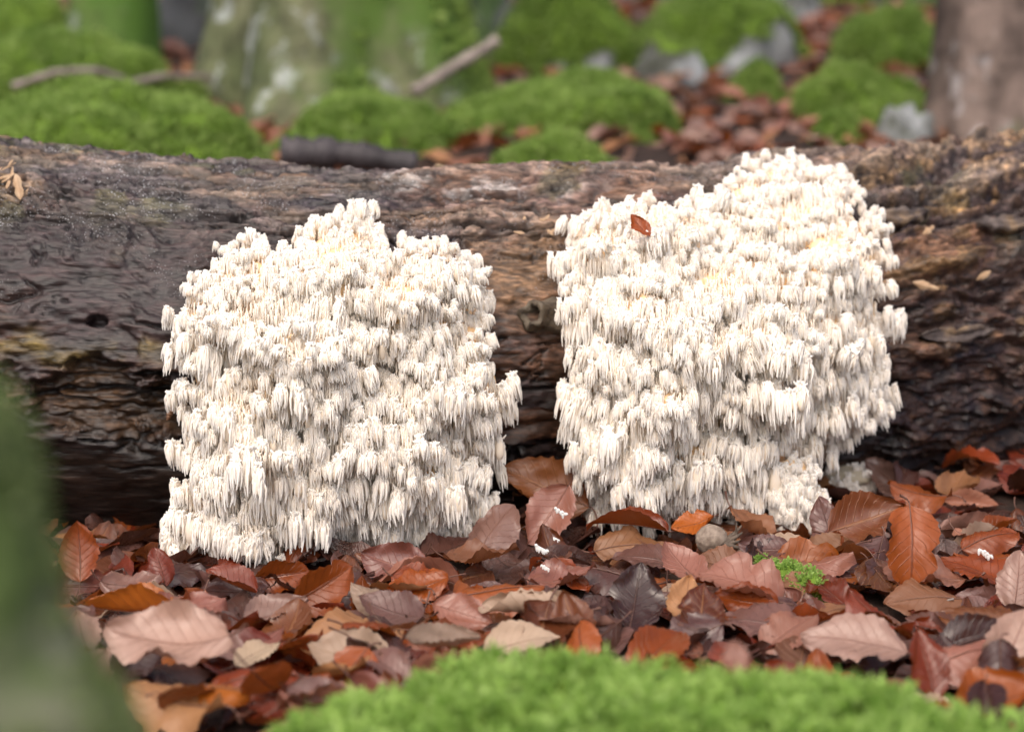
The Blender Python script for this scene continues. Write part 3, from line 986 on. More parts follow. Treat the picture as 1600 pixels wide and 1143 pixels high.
def small_fungus(px, py, w, h, Y, n, label, cat_mat, seed, sc0):
    g = np.random.default_rng(seed)
    root = link('coral_fungus', None)
    tag(root, label, 'fungus')
    c = at(px, py, Y)
    mpp = (Y + 1.7) / FPX
    na, nb = 24, 14
    A, B = np.meshgrid(np.linspace(0, 6.2832, na, endpoint=False), np.linspace(0.03, np.pi - .03, nb), indexing='ij')
    d = xyz(np.cos(A) * np.sin(B), np.sin(A) * np.sin(B), np.cos(B))
    V = c + d * np.array([w * .42 * mpp, w * .36 * mpp, h * .42 * mpp]) * (1 + .15 * vnoise(d * 3, seed))[..., None]
    link('flesh', new_mesh('flesh', V, grid_faces(na, nb, wrap_n=True), cat_mat), root)
    for i in range(n):
        a = g.uniform(-3.3, 0.2); b = g.uniform(0.15, 2.6)
        p = c + np.array([w * .42 * mpp * np.cos(a) * np.sin(b), w * .36 * mpp * np.sin(a) * np.sin(b), h * .42 * mpp * np.cos(b)])
        ks = CL['hang' if b > 0.9 else 'coral']
        m = Matrix.Translation(Vector(p)) @ Matrix.Rotation(g.uniform(0, 6.28), 4, 'Z') @ Matrix.Scale(sc0 * g.uniform(.8, 1.1), 4)
        o = link('spine_cluster', ks[int(g.integers(len(ks)))].copy() if i < 0 else ks[int(g.integers(len(ks)))], root, mw=m)
    return root


small_fungus(1238, 768, 78, 124, 0.06, 34, 'small cream coral fungus tucked under the right end of the taller fungus', M_flesh, 3, 0.8)
small_fungus(1325, 742, 95, 34, 0.20, 16, 'low pale lump of young fungus at the foot of the log', M_old, 4, 0.6)


# ------------------------------------------------------------------ leaves
NTL, NVL = 26, 13


def leaf_shape(kind, seed, nt_=NTL, nv_=NVL):
    """unit-length beech leaf: blade grid, stalk path; x along, y across, z out of the upper face"""
    g = np.random.default_rng(seed)
    t = np.linspace(0, 1, nt_)
    v = np.linspace(-1, 1, nv_)
    Tt, Vv = np.meshgrid(t, v, indexing='ij')
    asp = g.uniform(0.32, 0.40)
    w = asp * np.sin(np.pi * np.clip(t, 0, 1) ** 0.86) ** 0.72 * (1.0 - 0.12 * t)
    w = np.maximum(w, 0.004)
    edge = 1 + 0.045 * np.sin(2 * np.pi * 9 * t + 0.8) + 0.05 * vnoise(xyz(t * 5, 0, seed * .37), seed)
    W = (w * edge)[:, None]
    if g.random() < 0.55:                              # a bite or a torn margin
        tb = g.uniform(0.25, 0.8); sg = g.choice([-1, 1])
        cut = 1 - g.uniform(.1, .4) * np.exp(-((Tt - tb) / 0.07) ** 2) * (Vv * sg > 0)
    else:
        cut = 1.0
    s = W * Vv * cut
    pl = {'flat': .016, 'cup': .017, 'fold': .015, 'roll': .013, 'wavy': .020}[kind] * g.uniform(.8, 1.5)
    bend_v = {'flat': g.uniform(.8, 2.0) * g.choice([-1, 1]), 'cup': g.uniform(1.6, 2.8), 'fold': g.uniform(.5, 1.0), 'roll': g.uniform(6, 8.5), 'wavy': g.uniform(.8, 2.6) * g.choice([-1, 1])}[kind]
    bend_t = {'flat': g.uniform(.3, 1.1) * g.choice([-1, 1]), 'cup': g.uniform(-1.2, 1.2), 'fold': g.uniform(-.8, .6), 'roll': g.uniform(-.4, .4), 'wavy': g.uniform(-1.5, 1.5)}[kind]
    fold = {'fold': g.uniform(.5, 1.0)}.get(kind, g.uniform(0.0, .18))
    z0 = pl * np.sin(2 * np.pi * (9 * Tt - 2.2 * np.abs(Vv))) * np.minimum(1, np.abs(Vv) * 3) * (W / asp)
    wav = {'wavy': .095, 'cup': .075, 'flat': .06, 'fold': .045, 'roll': .03}[kind]
    z0 = z0 + wav * fbm(xyz(Tt * 2.2, Vv * 1.1, seed * 1.7), 3, seed) * (0.3 + np.abs(Vv))
    z0 = z0 + 0.03 * np.abs(Vv) ** 3 * np.sin(Tt * g.uniform(8, 16) + g.uniform(0, 6)) * (1.3 if kind in ('wavy', 'cup') else .6)
    # bend across (about the midrib)
    kv = bend_v * (1 + 0.3 * np.sin(Tt * 3 + seed)) + 1e-4
    if kind == 'roll':
        kv = np.where(Vv > -.2, kv, kv * .8)
    ang = s * kv + np.sign(s) * fold * (1 - np.exp(-np.abs(s) * 30))
    ds_y = np.sin(s * kv) / kv
    ds_z = (1 - np.cos(s * kv)) / kv
    cf, sf = np.cos(fold * np.sign(s)), np.sin(fold * np.sign(s))
    y = ds_y * cf - ds_z * sf * np.sign(s) * np.sign(s)
    zc = ds_z * cf + np.abs(s) * np.sin(fold)
    y = y - z0 * np.sin(ang); z = zc + z0 * np.cos(ang)
    # bend along the length
    kt = bend_t + 1e-4
    tt = Tt - 0.5
    tw = g.normal() * 0.35 * tt
    y2 = y * np.cos(tw) - z * np.sin(tw); z2 = y * np.sin(tw) + z * np.cos(tw)
    a = tt * kt
    x = np.sin(a) / kt - z2 * np.sin(a)
    z3 = (1 - np.cos(a)) / kt + z2 * np.cos(a)
    V = xyz(x, y2, z3)
    # midrib and stalk
    mid = V[:, nv_ // 2].copy()
    base_dir = mid[0] - mid[1]; base_dir /= np.linalg.norm(base_dir)
    nst = 6
    ln = g.uniform(0.13, 0.24)
    cv = g.normal(size=3) * 0.35
    cv[2] = abs(cv[2]) + .1
    st = [mid[0] + base_dir * ln * q + cv * ln * q * q for q in np.linspace(1, 0.12, nst)]
    path = np.concatenate([np.array(st), mid[::2][:-1]])
    path[nst:, 2] -= 0.003
    rad = np.concatenate([np.linspace(.0125, .009, nst) , np.linspace(.007, .002, len(path) - nst)])
    rad[0] *= 1.4
    return V, Tt.ravel(), Vv.ravel(), path, rad


class LeafKind:
    pass


LEAF = {}
for ki, kind in enumerate(('flat', 'cup', 'fold', 'roll', 'wavy')):
    LEAF[kind] = []
    for i in range({'flat': 6, 'cup': 7, 'fold': 4, 'roll': 3, 'wavy': 7}[kind]):
        V, tt, vv, path, rad = leaf_shape(kind, 1000 + ki * 50 + i)
        LEAF[kind].append((V, tt, vv, path, rad))
_blade_cache = {}


def leaf_meshes(kind, i, mat):
    i = i % len(LEAF[kind])
    key = (kind, i, mat)
    if key not in _blade_cache:
        V, tt, vv, path, rad = LEAF[kind][i]
        S = 0.001                                    # meshes are in millimetre-like units: 1 unit of scale = 1 mm of leaf
        b = new_mesh('blade', V * S, grid_faces(NTL, NVL), LM[mat], attrs={'lt': tt, 'lv': vv})
        v, f = tubes(path[None] * S, rad[None] * S, 6)
        k2 = ('stalk', kind, i)
        if k2 not in _blade_cache:
            _blade_cache[k2] = new_mesh('stalk', v, f, M_stalk)
        _blade_cache[key] = (b, _blade_cache[k2])
    return _blade_cache[key]


def put_leaf(pos, Lmm, tau, alpha, roll, kind, i, mat, label, group=None, flip=False):
    ta, al = R_(tau), R_(alpha)
    ex = Vector((1, 0, 0)); up = Vector((0, math.cos(ta), math.sin(ta))); n = Vector((0, -math.sin(ta), math.cos(ta)))
    X = ex * math.cos(al) + up * math.sin(al)
    Z = n
    Y = Z.cross(X)
    m3 = Matrix((X, Y, Z)).transposed() @ Matrix.Rotation(R_(roll + (180 if flip else 0)), 3, 'X')
    m = Matrix.Translation(Vector(pos)) @ m3.to_4x4() @ Matrix.Scale(Lmm, 4)
    e = link('beech_leaf', None, mw=m)
    e.empty_display_size = 0.01
    b, s = leaf_meshes(kind, i, mat)
    link('blade', b, e)
    link('stalk', s, e)
    tag(e, label, 'leaf', group)
    return e


# px, py, lift(mm), L(mm), tau (0 flat, 90 upright facing us), alpha (tip direction), roll, kind, variant, colour, flip, label
HL = [
    (852, 762, 52, 104, 62, 155, 0, 'cup', 0, 'brown', 0, 'big dark brown leaf propped between the two fungi, pale veins'),
    (858, 806, 38, 78, 58, 235, 6, 'flat', 1, 'pink', 0, 'pinkish brown leaf with white flecks leaning on the big dark brown leaf'),
    (772, 826, 34, 82, 48, 60, -8, 'flat', 2, 'palepink', 0, 'pale pink veined leaf leaning on the lower right of the square fungus'),
    (752, 874, 24, 78, 24, 10, -12, 'wavy', 0, 'tan', 0, 'tan leaf with a scalloped edge lying before the square fungus'),
    (980, 818, 40, 84, 30, 175, 35, 'fold', 0, 'rust', 0, 'folded rust-red leaf lying against the foot of the taller fungus'),
    (1082, 820, 40, 48, 42, 200, 10, 'cup', 1, 'orange', 0, 'small orange leaf with raised stalk at the foot of the taller fungus'),
    (985, 850, 26, 74, 34, 5, 12, 'cup', 2, 'tan', 1, 'golden brown curled leaf below the folded rust-red leaf'),
    (1066, 884, 28, 66, 32, 120, 0, 'flat', 0, 'pink', 0, 'rounded pink leaf overlapping its neighbour beside the green moss tuft'),
    (1160, 912, 30, 90, 34, 150, 6, 'cup', 6, 'pink', 0, 'broad pink leaf with dark spots touching the green moss tuft'),
    (1268, 880, 24, 86, 20, 8, -6, 'wavy', 1, 'pink', 0, 'long pink leaf lying behind the green moss tuft'),
    (1425, 858, 46, 92, 70, 268, 0, 'flat', 3, 'rust', 0, 'large upright rust-red leaf standing with its stalk on top'),
    (1352, 812, 40, 84, 52, 20, 0, 'cup', 3, 'brown', 0, 'broad golden brown leaf with curled edge under the log'),
    (1292, 818, 32, 60, 50, 100, -20, 'wavy', 2, 'purple', 0, 'dull purple-brown crumpled leaf beside the small cream fungus'),
    (1432, 902, 22, 94, 6, 172, -4, 'wavy', 3, 'pink', 0, 'thin pink leaf lying flat below the large upright rust-red leaf'),
    (1335, 1002, 30, 92, 22, 165, -10, 'flat', 4, 'palepink', 0, 'pale pink leaf with black specks lying near the front moss'),
    (1448, 1035, 34, 62, 58, 100, 20, 'cup', 4, 'rust', 0, 'rust leaf curled upright at the right edge of the front moss'),
    (1510, 1020, 26, 78, 38, 20, 0, 'cup', 5, 'pink', 1, 'ribbed pinkish leaf behind the curled rust leaf at the moss edge'),
    (1582, 1010, 36, 84, 50, 62, -8, 'flat', 5, 'palepink', 0, 'cream-pink leaf with dark midrib by the ribbed pinkish leaf'),
    (1560, 1096, 26, 84, 34, 20, 0, 'wavy', 4, 'orange', 0, 'orange-brown spotted leaf at the right of the front moss'),
    (1372, 962, 26, 76, 30, 130, 18, 'cup', 6, 'rust', 1, 'shiny rust leaf right of the green moss tuft'),
    (1528, 962, 28, 76, 30, 170, -14, 'cup', 0, 'brown', 1, 'domed brown leaf behind the ribbed pinkish leaf'),
    (1445, 932, 20, 78, 24, 185, -10, 'cup', 1, 'tan', 1, 'golden tan leaf under the thin flat pink leaf'),
    (992, 940, 28, 84, 42, 80, 0, 'cup', 2, 'dark', 0, 'blackish wet leaf forming a dark hollow in the litter'),
    (900, 965, 22, 82, 22, 160, 6, 'wavy', 5, 'dark', 0, 'dark shiny purple-brown leaf beside the blackish hollow leaf'),
    (822, 955, 30, 86, 24, 176, 0, 'roll', 0, 'buff', 0, 'pale buff leaf rolled into a tube'),
    (780, 922, 28, 86, 30, 12, -6, 'cup', 3, 'rust', 1, 'red-rust leaf right behind the pale rolled leaf'),
    (652, 916, 26, 62, 22, 200, -8, 'wavy', 6, 'orange', 0, 'orange-brown leaf with upturned stalk below the square fungus'),
    (503, 915, 34, 72, 52, 34, 32, 'fold', 1, 'orange', 0, 'narrow ochre leaf standing on edge, tip pointing up'),
    (362, 912, 28, 60, 44, 150, 20, 'fold', 2, 'rust', 0, 'red-brown leaf curled up below the left corner of the square fungus'),
    (262, 1005, 40, 108, 17, 175, -6, 'wavy', 0, 'palepink', 0, 'largest pale pink-tan leaf lying broad before the log'),
    (285, 958, 30, 84, 30, 30, 0, 'wavy', 3, 'pink', 0, 'pink leaf just behind the largest pale pink-tan leaf'),
    (205, 955, 30, 92, 16, 174, 24, 'fold', 3, 'orange', 0, 'folded orange-rust leaf beside the mossy stump'),
    (130, 992, 30, 66, 30, 110, -10, 'cup', 4, 'palepink', 0, 'cupped pale pink leaf close to the mossy stump'),
    (125, 862, 44, 62, 70, 95, 0, 'flat', 0, 'rust', 0, 'rust leaf standing upright before the dark left end of the log'),
    (250, 884, 30, 42, 60, 110, 14, 'flat', 2, 'rust', 0, 'small rust leaf standing beside the glossy brown twig'),
    (205, 912, 24, 58, 24, 10, 0, 'wavy', 2, 'purple', 0, 'wrinkled greyish purple leaf under the small standing rust leaf'),
    (398, 1056, 26, 74, 36, 10, 0, 'cup', 5, 'rust', 1, 'arched red-brown leaf below the largest pale leaf'),
    (275, 1096, 26, 88, 14, 160, -14, 'cup', 6, 'tan', 1, 'tan leaf with a dark edge at the foot of the mossy stump'),
    (325, 1072, 28, 72, 20, 174, 18, 'cup', 0, 'orange', 1, 'orange-brown leaf lying over the tan leaf'),
    (548, 988, 30, 96, 26, 195, -10, 'cup', 1, 'tan', 1, 'orange-tan arched leaf in the middle of the litter'),
    (690, 984, 28, 90, 24, 6, -14, 'cup', 2, 'orange', 1, 'glowing orange leaf arched behind the front moss'),
    (690, 1006, 34, 66, 22, 4, -6, 'wavy', 4, 'buff', 0, 'curled buff leaf lying on the glowing orange leaf'),
    (598, 1038, 26, 60, 26, 140, 0, 'flat', 3, 'purple', 0, 'flat slate-purple leaf near the front moss'),
    (402, 1018, 24, 46, 28, 40, 0, 'flat', 4, 'buff', 0, 'small grey-beige leaf right of the largest pale leaf'),
    (492, 1082, 24, 44, 40, 60, 0, 'cup', 3, 'orange', 0, 'small orange curled leaf at the left tip of the front moss'),
    (815, 1002, 28, 72, 24, 20, 0, 'flat', 5, 'buff', 0, 'cream-beige leaf half covered by the front moss'),
    (1195, 858, 30, 54, 34, 170, 0, 'flat', 1, 'purple', 0, 'greyish lilac leaf beside the beech husk'),
    (1185, 968, 22, 92, 20, 170, 4, 'wavy', 5, 'purple', 0, 'dusky brown leaf under the broad spotted pink leaf'),
    (1072, 936, 26, 58, 44, 80, 8, 'cup', 4, 'tan', 0, 'tan crumpled leaf below the rounded pink leaf'),
    (1165, 938, 24, 60, 40, 170, 0, 'wavy', 6, 'orange', 0, 'ragged orange leaf edge under the broad spotted pink leaf'),
    (1540, 874, 30, 64, 14, 176, 8, 'wavy', 1, 'orange', 0, 'narrow orange leaf lying right of the large upright rust-red leaf'),
    (1548, 838, 32, 66, 42, 20, 0, 'cup', 5, 'rust', 1, 'rust leaf behind the narrow orange leaf'),
    (1436, 770, 40, 72, 42, 165, 10, 'cup', 6, 'rust', 1, 'dark rust leaf at the foot of the log above the large upright leaf'),
    (1590, 905, 34, 60, 60, 80, 0, 'flat', 2, 'palepink', 0, 'pale leaf standing at the far right of the litter'),
    (1235, 985, 24, 70, 36, 40, 0, 'flat', 4, 'pink', 0, 'pink leaf left of the pale black-specked leaf'),
    (1310, 950, 22, 66, 30, 200, 16, 'cup', 2, 'tan', 1, 'tan folded leaf below the green moss tuft'),
    (880, 905, 26, 70, 22, 20, 0, 'wavy', 0, 'pink', 0, 'pale shiny pink leaf with torn edge below the white flecked leaf'),
    (940, 890, 26, 86, 26, 160, 8, 'cup', 0, 'dark', 1, 'arched dark maroon leaf above the blackish hollow leaf'),
    (1000, 868, 24, 74, 14, 175, 0, 'wavy', 5, 'purple', 0, 'flat purplish leaf in front of the golden brown curled leaf'),
    (1290, 920, 22, 60, 22, 120, 0, 'wavy', 3, 'rust', 0, 'rust leaf partly hidden by the green moss tuft'),
    (608, 878, 20, 70, 20, 175, 0, 'wavy', 2, 'brown', 0, 'brown leaf in the shade under the square fungus'),
    (700, 860, 16, 70, 16, 30, 0, 'cup', 1, 'dark', 0, 'dark leaf in the hollow under the lower right of the square fungus'),
    (590, 940, 26, 66, 34, 140, -10, 'wavy', 1, 'buff', 0, 'buff leaf tip beside the narrow ochre leaf'),
    (430, 960, 24, 66, 26, 30, 0, 'wavy', 4, 'palepink', 0, 'crumpled whitish pink leaf before the narrow ochre leaf'),
]
for (px, py, lift, L, tau, al, ro, kind, vi, mat, fl, lab) in HL:
    L = L * 0.82
    tau = tau * 0.78 if tau < 50 else tau
    p = at_z(px, py, lift / 1000.0)
    gz = float(ground(p[0], p[1]))
    p = at_z(px, py, gz + lift / 1000.0)
    put_leaf(p, L, tau, al, ro, kind, vi, mat, lab, flip=bool(fl))

GW = (['rust'] * 9 + ['brown'] * 6 + ['dark'] * 6 + ['purple'] * 3 + ['pink'] * 4 + ['palepink'] * 1 + ['tan'] * 3 + ['orange'] * 3 + ['buff'])
CNAME = {'rust': 'rust-red', 'orange': 'bright orange-brown', 'brown': 'mid-brown', 'pink': 'dull pink', 'palepink': 'pale pinkish',
         'tan': 'tan', 'buff': 'buff-grey', 'dark': 'blackish wet', 'purple': 'purplish brown'}
SNAME = {'flat': 'slightly bent', 'cup': 'cupped', 'fold': 'folded', 'wavy': 'wavy-edged'}


def where(px, py):
    if px < 330 and py > 960: return 'beside the mossy stump'
    if px < 330: return 'below the dark left end of the log'
    if py > 975 and px < 560: return 'at the left tip of the front moss'
    if py > 965 and px < 1000: return 'just behind the front moss'
    if py > 965: return 'behind the right half of the front moss'
    if px < 720: return 'before the square fungus'
    if px < 900: return 'in front of the gap between the fungi'
    if px < 1140: return 'in front of the taller fungus'
    if px < 1330: return 'around the green moss tuft'
    if py < 840: return 'at the foot of the log right of the fungi'
    return 'around the large upright rust-red leaf'


nleaf = 0
lg = random.Random(5)
tries = 0
while nleaf < 232 and tries < 5000:
    tries += 1
    px = lg.uniform(60, 1620)
    py = lg.uniform(730, 1150)
    p = at_z(px, py, 0.01)
    yc, zc, r = log_c(p[0])
    if p[1] > yc - r + 0.07: continue
    if 280 < px < 780 and p[1] > -0.06: continue
    gz = float(ground(p[0], p[1]))
    mat = lg.choice(GW)
    kind = lg.choice(['flat', 'cup', 'cup', 'wavy', 'wavy', 'wavy', 'fold'])
    L = lg.uniform(42, 70)
    lab = ('small ' if L < 51 else 'large ' if L > 62 else '') + SNAME[kind] + ' ' + CNAME[mat] + ' beech leaf ' + where(px, py)
    put_leaf((p[0], p[1], gz + lg.uniform(0.004, 0.028)), L, lg.gauss(12, 26), lg.uniform(0, 360), lg.gauss(0, 26), kind, lg.randrange(20), mat, lab, CNAME[mat] + ' litter leaves', flip=lg.random() < .4)
    nleaf += 1


def litter(name, n, area, mats, Lr, lift, label, seed, nt_=9, nv_=5, tilt=14):
    """deep layers of fallen leaves that nobody could count"""
    g = np.random.default_rng(seed)
    lib = []
    for kind in ('flat', 'cup', 'wavy', 'wavy', 'cup'):
        for i in range(3):
            V, tt, vv, _, _ = leaf_shape(kind, 3000 + i * 7 + len(lib), nt_, nv_)
            lib.append((V.reshape(-1, 3), tt, vv))
    f0 = grid_faces(nt_, nv_)
    root = link(name, None)
    tag(root, label, None, kind='stuff')
    buckets = {m: [[], [], [], []] for m in mats}
    x0, x1, y0, y1 = area
    for i in range(n):
        u = g.random()
        x, y = g.uniform(x0, x1), y0 + (y1 - y0) * u
        yc, zc, r = log_c(x)
        if abs(y - yc) < r * 0.8 and -0.8 < x < 0.95: continue
        V, tt, vv = lib[int(g.integers(len(lib)))]
        e = Euler((R_(g.normal() * tilt), R_(g.normal() * tilt), g.uniform(0, 6.28))).to_matrix()
        if g.random() < .4: e = e @ Matrix.Rotation(math.pi, 3, 'X')
        L = g.uniform(*Lr)
        W = (V * L) @ np.array(e).T + np.array([x, y, float(0)]) 
        W[:, 2] += float(ground(x, y)) + g.uniform(*lift)
        b = buckets[mats[int(g.integers(len(mats)))]]
        b[0].append(W); b[1].append(f0 + len(b[0] * 0) + (len(b[0]) - 1) * len(W)); b[2].append(tt); b[3].append(vv)
    first = True
    for m, b in buckets.items():
        if not b[0]: continue
        me = new_mesh('leaf_layer', np.concatenate(b[0]), np.concatenate(b[1]), LM[m], attrs={'lt': np.concatenate(b[2]), 'lv': np.concatenate(b[3])})
        o = link('leaf_layer', me, root)
        o['kind'] = 'stuff'


litter('leaf_litter', 2300, (-0.75, 0.95, -0.75, 0.35), ['dark', 'brown', 'rust', 'purple', 'dark'], (0.045, 0.072), (0.0, 0.012), 'dark lower layer of damp leaves under the front litter', 21, 11, 7)
litter('leaf_litter', 3200, (-2.0, 2.4, 0.5, 3.6), ['rust', 'brown', 'pink', 'palepink', 'tan', 'pink', 'palepink'], (0.06, 0.09), (0.0, 0.02), 'red-brown carpet of fallen leaves just behind the log', 22)
litter('leaf_litter', 4500, (-3.0, 4.0, 3.6, 9), ['rust', 'tan', 'pink', 'palepink', 'pink'], (0.07, 0.11), (0.0, 0.02), 'red-brown carpet of fallen leaves between the far mossy stones', 23, 7, 5)


# ------------------------------------------------------------------ moss
def blades_on(pts, nrm, n_bl, length, width, seed, spread=0.7, up=0.5):
    """small pointed moss leaves, several to a shoot"""
    g = np.random.default_rng(seed)
    n = len(pts)
    P = np.repeat(pts, n_bl, 0); Nn = np.repeat(nrm, n_bl, 0)
    d = Nn + np.array([0, 0, up]) + g.normal(size=P.shape) * spread
    d /= np.linalg.norm(d, axis=1, keepdims=True)
    L = (np.repeat(g.uniform(.7, 1.3, n), n_bl) * g.uniform(.6, 1.2, len(P)) * length)[:, None]
    side = np.cross(d, g.normal(size=P.shape)); side /= np.linalg.norm(side, axis=1, keepdims=True) + 1e-9
    hgt = g.uniform(0, 0.7, len(P))[:, None] * length * 1.2
    B = P + np.repeat(nrm, n_bl, 0) * hgt
    droop = np.array([0, 0, -0.15]) * L
    v = np.stack([B - side * width * .3, B + side * width * .3, B + d * L * .5 + side * width * .5, B + d * L + droop, B + d * L * .5 - side * width * .5], 1)
    k = np.arange(len(P))[:, None] * 5
    q = np.concatenate([k + 0, k + 1, k + 2, k + 4], 1)
    t = np.concatenate([k + 4, k + 2, k + 3], 1)
    return v.reshape(-1, 3), [q, t]


def dome(c, hw, hd, hh, seed, lump=0.18, na=56, nb=24, power=2.4, deep=0.4):
    a = np.linspace(0, 2 * np.pi, na, endpoint=False)
    b = np.linspace(0.0, 1, nb)
    A, B = np.meshgrid(a, b, indexing='ij')
    el = (1 - B) * (np.pi / 2) - B * deep
    d = xyz(np.cos(A) * np.cos(el), np.sin(A) * np.cos(el), np.sin(el))
    k = 1 + lump * fbm(d * 1.6 + seed * 3.1, 3, seed) + lump * .22 * fbm(d * 5 + seed, 2, seed + 1)
    V = c + d * k[..., None] * np.array([hw, hd, hh])
    return V, grid_faces(na, nb, wrap_n=True)


def sample_dome(V, F, n, seed):
    g = np.random.default_rng(seed)
    v = V.reshape(-1, 3)
    q = v[F]
    nr = np.cross(q[:, 2] - q[:, 0], q[:, 3] - q[:, 1])
    ar = np.linalg.norm(nr, axis=1)
    pr = ar / ar.sum()
    i = g.choice(len(F), n, p=pr)
    u, w = g.random((2, n, 1))
    p = q[i, 0] * (1 - u) * (1 - w) + q[i, 1] * u * (1 - w) + q[i, 2] * u * w + q[i, 3] * (1 - u) * w
    nn = nr[i] / (ar[i][:, None] + 1e-12)
    return p, nn


def to_px(P):
    q = P - CAM
    dep = q[..., 1] * CP - q[..., 2] * SP
    up = q[..., 1] * SP + q[..., 2] * CP
    return 800 + FPX * q[..., 0] / dep, 571.5 - FPX * up / dep


def mossy_stone(px0, px1, py0, py1, d, label, seed, bare=None, n_sh=2600, length=0.02, mat=None, group=None, depthk=0.8, stone=None):
    Y = d + CAM[1]
    l, r = at(px0, (py0 + py1) / 2, Y), at(px1, (py0 + py1) / 2, Y)
    top = at((px0 + px1) / 2, py0, Y)
    cx, hw = (l[0] + r[0]) / 2, (r[0] - l[0]) / 2
    gz = float(ground(cx, Y)) - 0.03
    bot = at((px0 + px1) / 2, py1, Y - hw * depthk * .5)[2]
    zb = min(gz, bot) - 0.02
    hh = max(top[2] - zb, 0.05)
    c = np.array([cx, Y, zb])
    for _ in range(4):
        V, F = dome(c, hw, hw * depthk, hh, seed, lump=0.20)
        hh *= 1 - 0.9 * ((py0 + 7) - to_px(V)[1].min()) * d / FPX / hh
    root = link('mossy_stone', None, loc=(0, 0, 0))
    tag(root, label, 'stone', group)
    link('stone', new_mesh('stone', c + (V - c) * 0.97, F[:, ::-1], stone or M_stone), root)
    p, n = sample_dome(V, F, n_sh, seed)
    n = n * np.sign(((p - c) * n).sum(1))[:, None]
    keep = np.ones(len(p), bool)
    if bare is not None:
        keep = bare((p - c) / np.array([hw, hw * depthk, hh]), p)
    # moss pad just over the stone, then its shoots
    pv = c + (V - c) * 1.0
    pad_k = np.ones(V.shape[:2], bool)
    if bare is not None:
        pad_k = bare((V.reshape(-1, 3) - c) / np.array([hw, hw * depthk, hh]), V.reshape(-1, 3)).reshape(V.shape[:2])
    Fk = F[pad_k.reshape(-1)[F].all(1)]
    o = link('moss_pad', new_mesh('moss_pad', pv, Fk[:, ::-1], M_moss_base), root)
    if bare is not None: o['kind'] = 'stuff'
    v, f = blades_on(p[keep], n[keep], 4, length, length * .35, seed)
    o = link('moss', new_mesh('moss', v, f, mat or M_moss, smooth=False), root)
    o['kind'] = 'stuff'
    return root


def bare_right(k):
    return lambda q, p: (q[:, 0] + 0.35 * fbm(p * 6, 2, 9) < k)


def bare_low(k):
    return lambda q, p: (q[:, 2] + 0.35 * fbm(p * 5, 3, 19) > k)


mossy_stone(-90, 430, 124, 250, 3.25, 'long mossy boulder right behind the left part of the log', 1, n_sh=9000, length=.013)
mossy_stone(-70, 262, 42, 150, 4.1, 'rounded mossy boulder behind the long boulder at left', 2, n_sh=7000, length=.014)
mossy_stone(412, 750, 144, 226, 3.5, 'mossy boulder at the foot of the large grey-green trunk', 3, n_sh=6500, length=.013)
mossy_stone(690, 1080, 108, 205, 3.75, 'wide flat-topped mossy boulder in the leaf carpet', 4, n_sh=8000, length=.013)
mossy_stone(746, 990, 206, 275, 3.15, 'low dark green moss cushion just over the log top', 5, n_sh=5000, length=.012)
mossy_stone(1225, 1455, 98, 195, 3.9, 'mossy mound left of the brown trunk', 6, n_sh=5000, length=.013)
mossy_stone(1345, 1478, 150, 215, 3.6, 'pale grey bare rock beside the brown trunk', 7, bare=bare_right(-0.75), n_sh=700)
mossy_stone(1135, 1228, 92, 150, 4.3, 'small moss cushion alone in the leaf carpet', 8, n_sh=2500, length=.014)
mossy_stone(1300, 1475, 6, 102, 5.0, 'tall mossy boulder far behind the brown trunk', 9, n_sh=4500, length=.015)
mossy_stone(985, 1255, -30, 100, 5.1, 'grey rock with a thick moss cap far behind', 10, bare=bare_low(0.35), n_sh=5500, length=.015)
mossy_stone(780, 1000, -60, 108, 4.9, 'green mossy rock with grey streaks behind the flat-topped boulder', 11, bare=bare_low(0.30), n_sh=4500, length=.013)
mossy_stone(1280, 1352, 172, 212, 3.6, 'tiny moss cushion in front of the pale grey rock', 12, n_sh=1400, length=.013)
mossy_stone(262, 335, 122, 165, 4.1, 'little moss hump left of the large trunk', 13, n_sh=1200, length=.013)
mossy_stone(215, 420, -40, 95, 5.6, 'dark grey rock between the two left trunks', 14, bare=bare_low(0.85), n_sh=600, stone=M_stone_dark)
mossy_stone(680, 820, -60, 105, 5.4, 'dark grey rock right of the large trunk', 15, bare=bare_low(0.85), n_sh=600, stone=M_stone_dark)
mossy_stone(985, 1105, 42, 108, 4.75, 'pale grey rock under the thick moss cap', 16, bare=bare_low(0.95), n_sh=300)
mossy_stone(1150, 1290, -60, 42, 6.6, 'grey-lilac rock at the back of the leaf carpet', 17, bare=bare_low(0.8), n_sh=800)
mossy_stone(-120, 140, -40, 60, 5.6, 'mossy rock in the far left corner', 18, bare=bare_low(0.3), n_sh=3500, length=.014)
mossy_stone(1240, 1540, -120, 26, 7.5, 'dark mossy rock at the very back', 19, bare=bare_low(0.3), n_sh=4000, stone=M_stone_dark)
mossy_stone(640, 1160, -160, 30, 8.0, 'wide dark rock face at the very back', 20, bare=bare_low(0.7), n_sh=4000, stone=M_stone_dark)


